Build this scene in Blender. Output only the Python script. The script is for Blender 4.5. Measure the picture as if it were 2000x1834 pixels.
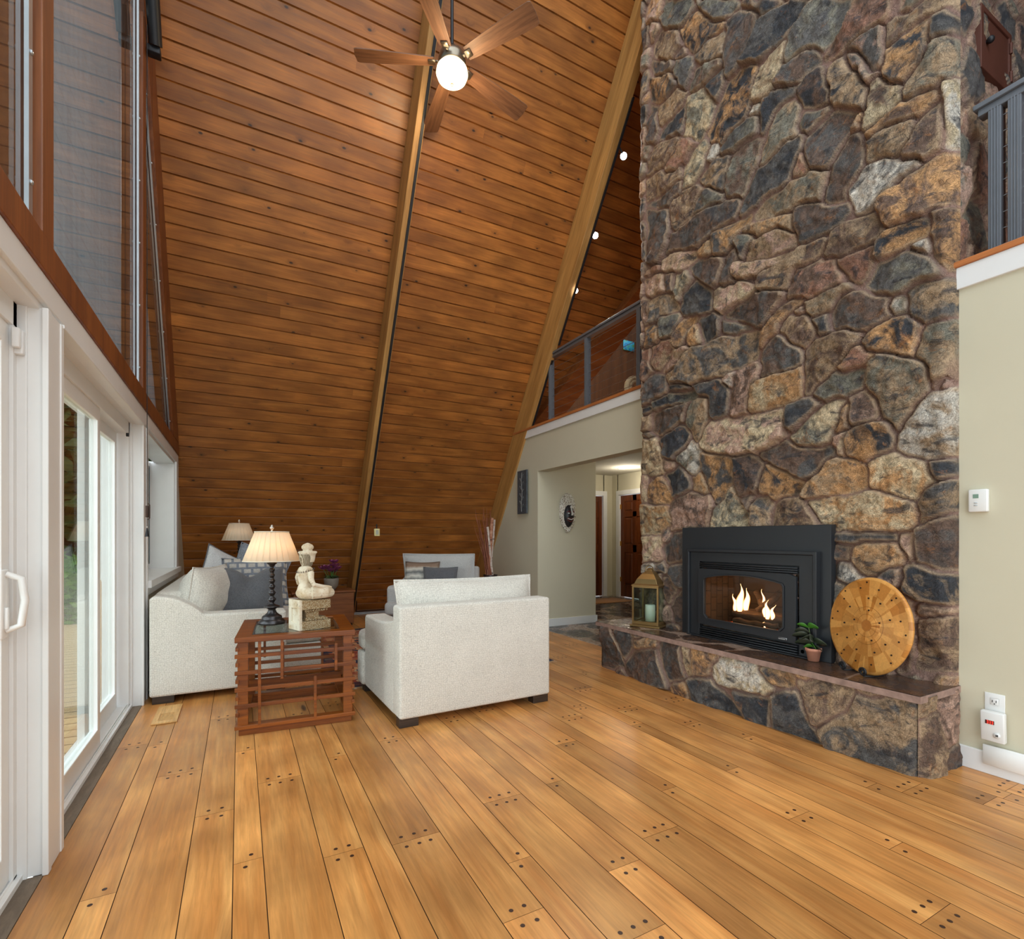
import bpy, bmesh, math, random
import numpy as np
from mathutils import Vector, Matrix
for o in list(bpy.data.objects): bpy.data.objects.remove(o, do_unlink=True)
SC = bpy.context.scene; COL = SC.collection
PI = math.pi
# ---------------------------------------------------------------- camera, world, exposure
SA, CA = 0.470872, 0.882201            # yaw of the camera against the room
cam_d = bpy.data.cameras.new('camera'); cam = bpy.data.objects.new('camera', cam_d); COL.objects.link(cam)
cam.location = (0, 0, 1.15); cam.rotation_euler = (PI/2, 0, -math.atan2(SA, CA))
cam_d.sensor_width = 36; cam_d.lens = 36*998.6/2000; cam_d.shift_y = 0.067; cam_d.clip_start = .02; cam_d.clip_end = 200
SC.camera = cam
SC.view_settings.view_transform = 'Standard'; SC.view_settings.look = 'None'; SC.view_settings.gamma = 1
SC.view_settings.exposure = 0.66; SC.view_settings.use_curve_mapping = False
W = bpy.data.worlds.new('sky'); SC.world = W; W.use_nodes = True
wn = W.node_tree.nodes; wl = W.node_tree.links
bg = wn['Background']
wt = wn.new('ShaderNodeTexCoord'); sx = wn.new('ShaderNodeSeparateXYZ'); wl.new(wt.outputs['Generated'], sx.inputs[0])
rp = wn.new('ShaderNodeValToRGB')
mr = wn.new('ShaderNodeMapRange'); mr.inputs['From Min'].default_value = -1; mr.inputs['From Max'].default_value = 1
wl.new(sx.outputs['X'], mr.inputs['Value']); wl.new(mr.outputs[0], rp.inputs[0])
rp.color_ramp.elements[0].position = 0.1; rp.color_ramp.elements[0].color = (1.95, 2.15, 2.3, 1)      # open sky on the window side
rp.color_ramp.elements[1].position = .75; rp.color_ramp.elements[1].color = (.98, 1.02, 1.04, 1)
wl.new(rp.outputs[0], bg.inputs[0]); bg.inputs[1].default_value = 1.0

# ---------------------------------------------------------------- helpers
def tag(o, label=None, cat=None, group=None, kind=None):
    if label: o['label'] = label
    if cat: o['category'] = cat
    if group: o['group'] = group
    if kind: o['kind'] = kind
    return o
def thing(name, label, cat, loc=(0, 0, 0), rz=0, group=None):
    o = bpy.data.objects.new(name, None); COL.objects.link(o); o.location = loc; o.rotation_euler = (0, 0, rz)
    o.empty_display_size = .1
    return tag(o, label, cat, group)
def copy_tree(o, parent=None):
    c = o.copy(); COL.objects.link(c); c.parent = parent
    for ch in list(o.children): copy_tree(ch, c)
    return c
class MB:
    def __init__(s): s.v = []; s.f = []; s.mi = []; s.sm = []
    def add(s, vs, fs, m=0, smooth=False):
        b = len(s.v); s.v += [tuple(v) for v in vs]
        for f in fs: s.f.append([b+i for i in f]); s.mi.append(m); s.sm.append(smooth)
        return s
    def box(s, x0, x1, y0, y1, z0, z1, m=0):
        v = [(x, y, z) for x in (x0, x1) for y in (y0, y1) for z in (z0, z1)]
        return s.add(v, [(0, 1, 3, 2), (4, 6, 7, 5), (0, 4, 5, 1), (2, 3, 7, 6), (0, 2, 6, 4), (1, 5, 7, 3)], m)
    def rbox(s, x0, x1, y0, y1, z0, z1, r=.01, seg=2, m=0, smooth=True, puff=0):
        bm = bmesh.new(); bmesh.ops.create_cube(bm, size=1)
        for v in bm.verts: v.co = Vector(((x0+x1)/2+v.co.x*(x1-x0), (y0+y1)/2+v.co.y*(y1-y0), (z0+z1)/2+v.co.z*(z1-z0)))
        bmesh.ops.bevel(bm, geom=list(bm.edges), offset=r, segments=seg, profile=.5, affect='EDGES')
        if puff:
            bmesh.ops.subdivide_edges(bm, edges=[e for e in bm.edges if e.calc_length() > .12], cuts=7, use_grid_fill=True)
            cx, cy, cz = (x0+x1)/2, (y0+y1)/2, (z0+z1)/2
            for v in bm.verts:
                a = (v.co.x-cx)/((x1-x0)/2); b = (v.co.y-cy)/((y1-y0)/2); c = (v.co.z-cz)/((z1-z0)/2)
                dims = [(x1-x0), (y1-y0), (z1-z0)]; k = dims.index(min(dims))
                o = [a, b, c]; rest = [q for i, q in enumerate(o) if i != k]
                v.co[k] += puff*(1 if o[k] > 0 else -1)*max(0, 1-rest[0]**2)*max(0, 1-rest[1]**2)*(abs(o[k]))
        bm.verts.index_update()
        s.add([tuple(v.co) for v in bm.verts], [[v.index for v in f.verts] for f in bm.faces], m, smooth); bm.free(); return s
    def tube(s, pts, r, n=8, m=0, cap=True, smooth=True):
        pts = [Vector(p) for p in pts]; rs = r if isinstance(r, (list, tuple)) else [r]*len(pts)
        vs = []; up = None
        for i, p in enumerate(pts):
            t = (pts[min(i+1, len(pts)-1)]-pts[max(i-1, 0)]).normalized()
            if up is None: up = Vector((0, 0, 1)) if abs(t.z) < .9 else Vector((1, 0, 0))
            a = t.cross(up).normalized(); b = a.cross(t).normalized(); up = b
            for k in range(n):
                q = 2*PI*k/n; vs.append(p+(a*math.cos(q)+b*math.sin(q))*rs[i])
        fs = [(i*n+k, i*n+(k+1) % n, (i+1)*n+(k+1) % n, (i+1)*n+k) for i in range(len(pts)-1) for k in range(n)]
        s.add(vs, fs, m, smooth)
        if cap: s.add(vs[:n], [tuple(range(n))[::-1]], m); s.add(vs[-n:], [tuple(range(n))], m)
        return s
    def lathe(s, prof, c=(0, 0, 0), n=24, m=0, smooth=True, mod=None, sx=1, sy=1):
        vs = []
        for (r, z) in prof:
            for k in range(n):
                q = 2*PI*k/n; rr = r*(mod(q) if mod else 1)
                vs.append((c[0]+rr*math.cos(q)*sx, c[1]+rr*math.sin(q)*sy, c[2]+z))
        fs = [(i*n+k, i*n+(k+1) % n, (i+1)*n+(k+1) % n, (i+1)*n+k) for i in range(len(prof)-1) for k in range(n)]
        s.add(vs, fs, m, smooth)
        if prof[0][0] > 1e-4: s.add(vs[:n], [tuple(range(n))[::-1]], m)
        if prof[-1][0] > 1e-4: s.add(vs[-n:], [tuple(range(n))], m)
        return s
    def ell(s, c, r, n=16, m=0, rot=None):
        vs = []; k2 = n//2
        for i in range(k2+1):
            a = PI*i/k2
            for k in range(n):
                q = 2*PI*k/n; p = Vector((math.sin(a)*math.cos(q)*r[0], math.sin(a)*math.sin(q)*r[1], -math.cos(a)*r[2]))
                if rot: p = rot @ p
                vs.append(p+Vector(c))
        fs = [(i*n+k, i*n+(k+1) % n, (i+1)*n+(k+1) % n, (i+1)*n+k) for i in range(k2) for k in range(n)]
        return s.add(vs, fs, m, True)
    def prism(s, poly, axis, a, b, m=0):
        # poly: 2D points; extruded along axis between a and b
        def P(p, t): return {'x': (t, p[0], p[1]), 'y': (p[0], t, p[1]), 'z': (p[0], p[1], t)}[axis]
        n = len(poly); vs = [P(p, a) for p in poly]+[P(p, b) for p in poly]
        fs = [tuple(range(n))[::-1], tuple(range(n, 2*n))]+[(i, (i+1) % n, n+(i+1) % n, n+i) for i in range(n)]
        return s.add(vs, fs, m)
    def ring(s, outer, inner, axis, a, b, m=0):
        # plate with a hole; outer/inner same number of points
        def P(p, t): return {'x': (t, p[0], p[1]), 'y': (p[0], t, p[1]), 'z': (p[0], p[1], t)}[axis]
        n = len(outer); vs = [P(p, a) for p in outer]+[P(p, a) for p in inner]+[P(p, b) for p in outer]+[P(p, b) for p in inner]
        fs = []
        for i in range(n):
            j = (i+1) % n
            fs += [(i, j, n+j, n+i), (2*n+i, 3*n+i, 3*n+j, 2*n+j), (i, 2*n+i, 2*n+j, j), (n+i, n+j, 3*n+j, 3*n+i)]
        return s.add(vs, fs, m)
    def xf(s, M):
        s.v = [tuple(M @ Vector(v)) for v in s.v]; return s
    def build(s, name, mats, parent=None, bevel=0, fixn=True):
        me = bpy.data.meshes.new(name); me.from_pydata(s.v, [], s.f)
        mats = mats if isinstance(mats, (list, tuple)) else [mats]
        for m in mats: me.materials.append(m)
        me.polygons.foreach_set('material_index', s.mi); me.polygons.foreach_set('use_smooth', s.sm)
        if fixn:
            bm = bmesh.new(); bm.from_mesh(me); bmesh.ops.recalc_face_normals(bm, faces=bm.faces); bm.to_mesh(me); bm.free()
        me.update(); o = bpy.data.objects.new(name, me); COL.objects.link(o)
        if parent: o.parent = parent
        if bevel:
            md = o.modifiers.new('bevel', 'BEVEL'); md.width = bevel; md.segments = 2; md.limit_method = 'ANGLE'; md.angle_limit = .7
        return o
def struct(o): o['kind'] = 'structure'; return o

# ---- material helpers
def srgb(r, g, b):
    def f(c):
        c = c/255; return c/12.92 if c <= .04045 else ((c+.055)/1.055)**2.4
    return (f(r), f(g), f(b), 1)
class MT:
    def __init__(s, name, col=(.8, .8, .8, 1), rough=.5, metal=0, spec=.5):
        s.m = bpy.data.materials.new(name); s.m.use_nodes = True; s.nt = s.m.node_tree; s.b = s.nt.nodes['Principled BSDF']
        s.b.inputs['Base Color'].default_value = col; s.b.inputs['Roughness'].default_value = rough
        s.b.inputs['Metallic'].default_value = metal; s.b.inputs['Specular IOR Level'].default_value = spec
        s.tc = None
    def n(s, t, **kw):
        x = s.nt.nodes.new('ShaderNode'+t)
        for k, v in kw.items():
            if k.startswith('_'): setattr(x, k[1:], v)
            else:
                k2 = k.replace('_', ' ')
                inp = x.inputs[int(k2[1:])] if (k2[0] == 'i' and k2[1:].isdigit()) else x.inputs[k2]
                s.set(inp, v)
        return x
    def set(s, inp, v):
        if isinstance(v, bpy.types.NodeSocket): s.nt.links.new(v, inp)
        else: inp.default_value = v
    def obj(s):
        if not s.tc: s.tc = s.n('TexCoord')
        return s.tc.outputs['Object']
    def mapv(s, scale, vec=None, rot=(0, 0, 0)):
        return s.n('Mapping', Vector=vec or s.obj(), Scale=scale, Rotation=rot).outputs[0]
    def noise(s, vec, scale, detail=4, rough=.55, dist=0):
        return s.n('TexNoise', Vector=vec, Scale=scale, Detail=detail, Roughness=rough, Distortion=dist).outputs['Fac']
    def ramp(s, fac, stops):
        r = s.n('ValToRGB', Fac=fac); e = r.color_ramp.elements
        while len(e) < len(stops): e.new(.5)
        for x, (p, c) in zip(e, stops): x.position = p; x.color = c if len(c) == 4 else (*c, 1)
        return r.outputs[0]
    def mix(s, f, a, b, mode='MIX'):
        x = s.n('Mix', _data_type='RGBA', _blend_type=mode)
        s.set(x.inputs[0], f); s.set(x.inputs[6], a); s.set(x.inputs[7], b); return x.outputs[2]
    def math(s, op, a, b=0, c=0):
        x = s.n('Math', _operation=op); s.set(x.inputs[0], a); s.set(x.inputs[1], b); s.set(x.inputs[2], c); return x.outputs[0]
    def attr(s, name, out='Color'):
        return s.n('Attribute', _attribute_name=name).outputs[out]
    def bump(s, h, strength=.3, dist=.01, nrm=None):
        x = s.n('Bump', Height=h, Strength=strength, Distance=dist)
        if nrm: s.set(x.inputs['Normal'], nrm)
        s.set(s.b.inputs['Normal'], x.outputs[0]); return x.outputs[0]
    def base(s, c): s.set(s.b.inputs['Base Color'], c); return s
    def rough(s, c): s.set(s.b.inputs['Roughness'], c); return s
def g(v): return (v, v, v, 1)
def plain(name, col, rough=.5, metal=0, var=.06, scale=6, bump=0, bscale=60):
    t = MT(name, col, rough, metal); nz = t.noise(t.obj(), scale, 4)
    t.base(t.mix(1, col, t.ramp(nz, [(.3, g(1-var)), (.7, g(1+var))]), 'MULTIPLY'))
    if bump: t.bump(t.noise(t.obj(), bscale, 3), bump, .003)
    return t.m
def wood(name, c1, c2, rough=.45, scale=3, axis='x', bump=.15, dark=None, rot=None):
    t = MT(name, c1, rough); sc = {'x': (.35, 5, 5), 'y': (5, .35, 5), 'z': (5, 5, .35)}[axis]
    v = t.mapv(tuple(q*scale for q in sc), t.mapv((1, 1, 1), rot=rot) if rot else None); nz = t.noise(v, 1.6, 6, .6, .6); fine = t.noise(v, 9, 3)
    c = t.mix(t.ramp(nz, [(.35, g(0)), (.65, g(1))]), c1, c2)
    c = t.mix(.5, c, t.ramp(fine, [(.3, g(.6)), (.7, g(1.25))]), 'MULTIPLY')
    t.base(c); t.bump(fine, bump, .002); return t.m

# --- plank material with per-plank data: attribute 'guv' (u along, v across, id), 'tone'
def plank_mat(name, ca, cb, cc, rough, knots, gs=1.0, knotcol=(.02, .01, .006, 1), coat=0):
    t = MT(name, ca, rough); uv = t.attr('guv', 'Vector'); tone = t.attr('tone', 'Fac')
    sp = t.n('SeparateXYZ', Vector=uv)
    idv = sp.outputs[2]
    off = t.math('MULTIPLY', idv, 7.31)
    vec = t.n('CombineXYZ', X=sp.outputs[0], Y=sp.outputs[1], Z=off).outputs[0]
    # knots
    kv = t.n('Mapping', Vector=vec, Scale=(knots[0], knots[1], 1)).outputs[0]
    vo = t.n('TexVoronoi', Vector=kv, Scale=1, Randomness=1); vd = vo.outputs['Distance']; vc = t.n('SeparateColor', Color=vo.outputs['Color'])
    has = t.math('GREATER_THAN', vc.outputs[0], knots[2])
    kn = t.math('MULTIPLY', t.ramp(vd, [(.0, g(1)), (knots[3], g(.9)), (knots[3]*1.7, g(.25)), (knots[3]*5, g(0))]), has)
    # grain bends round the knots
    bend = t.math('MULTIPLY', kn, .12)
    y2 = t.math('ADD', sp.outputs[1], bend)
    gv = t.n('CombineXYZ', X=t.math('MULTIPLY', sp.outputs[0], .7*gs), Y=t.math('MULTIPLY', y2, 11*gs), Z=off).outputs[0]
    broad = t.noise(gv, .9, 3, .5, 1.2); fine = t.noise(gv, 7, 5, .65, .4)
    ring = t.n('TexWave', Vector=gv, Scale=.8, Distortion=6, Detail=3, Detail_Scale=1.2); rg = ring.outputs['Fac']
    c = t.mix(t.ramp(broad, [(.3, g(0)), (.7, g(1))]), ca, cb)
    c = t.mix(t.math('MULTIPLY', rg, .35), c, cc)
    c = t.mix(.55, c, t.ramp(fine, [(.25, g(.52)), (.7, g(1.25))]), 'MULTIPLY')
    mv = t.noise(vec, 2.2, 3, .6); c = t.mix(.75, c, t.ramp(mv, [(.3, g(.68)), (.7, g(1.22))]), 'MULTIPLY')
    tc = t.n('CombineXYZ', X=tone, Y=tone, Z=tone).outputs[0]
    c = t.mix(1, c, tc, 'MULTIPLY')
    c = t.mix(kn, c, knotcol)
    t.base(c); t.bump(fine, .12, .002)
    t.rough(t.ramp(fine, [(.2, g(rough*.8)), (.8, g(rough*1.25))]))
    if coat: t.b.inputs['Coat Weight'].default_value = coat; t.b.inputs['Coat Roughness'].default_value = .15
    return t.m
PINE = plank_mat('knotty_pine', srgb(190, 122, 56), srgb(162, 98, 42), srgb(116, 66, 28), .40, (5.0, 8, .42, .062))
OAK = plank_mat('oak_boards', srgb(222, 162, 94), srgb(198, 132, 68), srgb(160, 100, 48), .32, (1.0, 4.5, .86, .05), 1.0, (.06, .03, .012, 1))
DARKPLUG = plain('walnut_plug', srgb(58, 34, 24), .4)
GROOVE = plain('dark_seam', srgb(52, 30, 16), .8)  # dark sheet under the boards, showing in the seams
def fabric(name, c, c2=None, sc=260, b=.5, weave=True, rough=.95):
    t = MT(name, c, rough, 0, .15); v = t.obj()
    w1 = t.n('TexBrick', Vector=t.mapv((1, 1, 1), rot=(PI/2, 0, 0)), Scale=sc*.22, _offset=.5); w1.inputs['Mortar Size'].default_value = .07
    nz = t.noise(v, sc, 3, .7); mid = t.noise(v, sc*.6, 3, .6, 1.5); big = t.noise(v, 5, 3)
    h = t.math('ADD', t.math('MULTIPLY', nz, .5), t.math('MULTIPLY', mid, .7))
    c = t.mix(t.ramp(h, [(.35, g(0)), (.75, g(1))]), c2 or tuple(q*.78 for q in c[:3])+(1,), c)
    c = t.mix(.4, c, t.ramp(big, [(.3, g(.88)), (.7, g(1.08))]), 'MULTIPLY')
    wv = t.n('VectorMath', i0=v, i1=t.n('VectorMath', i0=t.n('TexNoise', Vector=v, Scale=70).outputs['Color'], i1=(.012, .012, .012), _operation='MULTIPLY').outputs[0], _operation='ADD').outputs[0]
    cr = t.n('TexVoronoi', Vector=wv, Scale=sc*.42, _feature='DISTANCE_TO_EDGE', Randomness=.7).outputs['Distance']; crm = t.ramp(cr, [(.0, g(0)), (.10, g(1))])
    c = t.mix(1, c, t.ramp(cr, [(.0, g(.80)), (.12, g(1.03))]), 'MULTIPLY'); h = t.math('ADD', h, t.math('MULTIPLY', crm, .5))
    t.base(c); t.bump(h, b, .004); t.b.inputs['Sheen Weight'].default_value = .25; return t.m
LINEN = fabric('cream_weave', srgb(236, 233, 224), srgb(204, 200, 188), 170)
GREYF = fabric('light_grey_weave', srgb(204, 204, 202), srgb(180, 180, 178), 260, .3)
CHAR = fabric('charcoal_weave', srgb(112, 114, 118), srgb(82, 84, 90), 200, .5)
WHITE = plain('white_paint', srgb(232, 233, 232), .35, var=.02)
OLIVE = plain('olive_wall_paint', srgb(206, 200, 176), .85, var=.02, scale=2, bump=.08, bscale=180)
HALLC = plain('hall_ceiling_paint', srgb(205, 200, 184), .9, var=.02)
BLACKM = plain('black_metal', srgb(36, 37, 40), .45, .3)
RAILM = plain('grey_rail_metal', srgb(112, 116, 122), .4, .4)
STEEL = plain('steel_cable', srgb(170, 172, 175), .3, .9)
ALU = plain('aluminium_strip', srgb(190, 196, 200), .3, .8)
BEAM = wood('beam_wood', srgb(196, 148, 84), srgb(162, 116, 60), .5, 1.4, 'z', rot=(-math.atan(1/1.5), 0, 0))
REDW = wood('stained_window_wood', srgb(140, 80, 38), srgb(110, 58, 28), .45, 1.4, 'z')
CHERRY = wood('cherry_table_wood', srgb(146, 78, 18), srgb(100, 48, 10), .36, 3, 'x')
DOORW = wood('dark_door_wood', srgb(122, 62, 24), srgb(86, 40, 16), .35, 1.5, 'z')
def glass_mat(name, tint=(1, 1, 1, 1), ior=1.5):
    m = bpy.data.materials.new(name); m.use_nodes = True; nt = m.node_tree; nt.nodes.clear()
    o = nt.nodes.new('ShaderNodeOutputMaterial'); mx = nt.nodes.new('ShaderNodeMixShader'); tr = nt.nodes.new('ShaderNodeBsdfTransparent')
    gl = nt.nodes.new('ShaderNodeBsdfGlossy'); fr = nt.nodes.new('ShaderNodeFresnel'); fr.inputs[0].default_value = ior
    gm = nt.nodes.new('ShaderNodeNewGeometry')
    gl.inputs['Roughness'].default_value = .01; tr.inputs[0].default_value = tint
    inv = nt.nodes.new('ShaderNodeMapRange'); inv.inputs['To Min'].default_value = ior; inv.inputs['To Max'].default_value = 1/ior; nt.links.new(gm.outputs['Backfacing'], inv.inputs['Value']); nt.links.new(inv.outputs[0], fr.inputs[0])
    # both faces of the pane behave like the outside of the glass
    nt.links.new(fr.outputs[0], mx.inputs[0]); nt.links.new(tr.outputs[0], mx.inputs[1]); nt.links.new(gl.outputs[0], mx.inputs[2])
    nt.links.new(mx.outputs[0], o.inputs[0]); return m
GLASS = glass_mat('window_glass', (.93, .96, .94, 1), 1.35)
TGLASS = glass_mat('clear_glass', (.86, .93, .9, 1), 1.4)
def emis(name, c, s):
    m = bpy.data.materials.new(name); m.use_nodes = True; nt = m.node_tree; nt.nodes.clear()
    o = nt.nodes.new('ShaderNodeOutputMaterial'); e = nt.nodes.new('ShaderNodeEmission'); e.inputs[0].default_value = c; e.inputs[1].default_value = s
    nt.links.new(e.outputs[0], o.inputs[0]); return m
def light(name, kind, loc, power, col=(1, .85, .65), size=.1, rot=None, spot=None):
    l = bpy.data.lights.new(name, kind); l.energy = power; l.color = col
    if kind == 'POINT': l.shadow_soft_size = size
    if kind == 'SPOT': l.shadow_soft_size = size; l.spot_size = spot or 1.4; l.spot_blend = .6
    if kind == 'AREA': l.size = size
    o = bpy.data.objects.new(name, l); COL.objects.link(o); o.location = loc
    if rot: o.rotation_euler = rot
    return o
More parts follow.
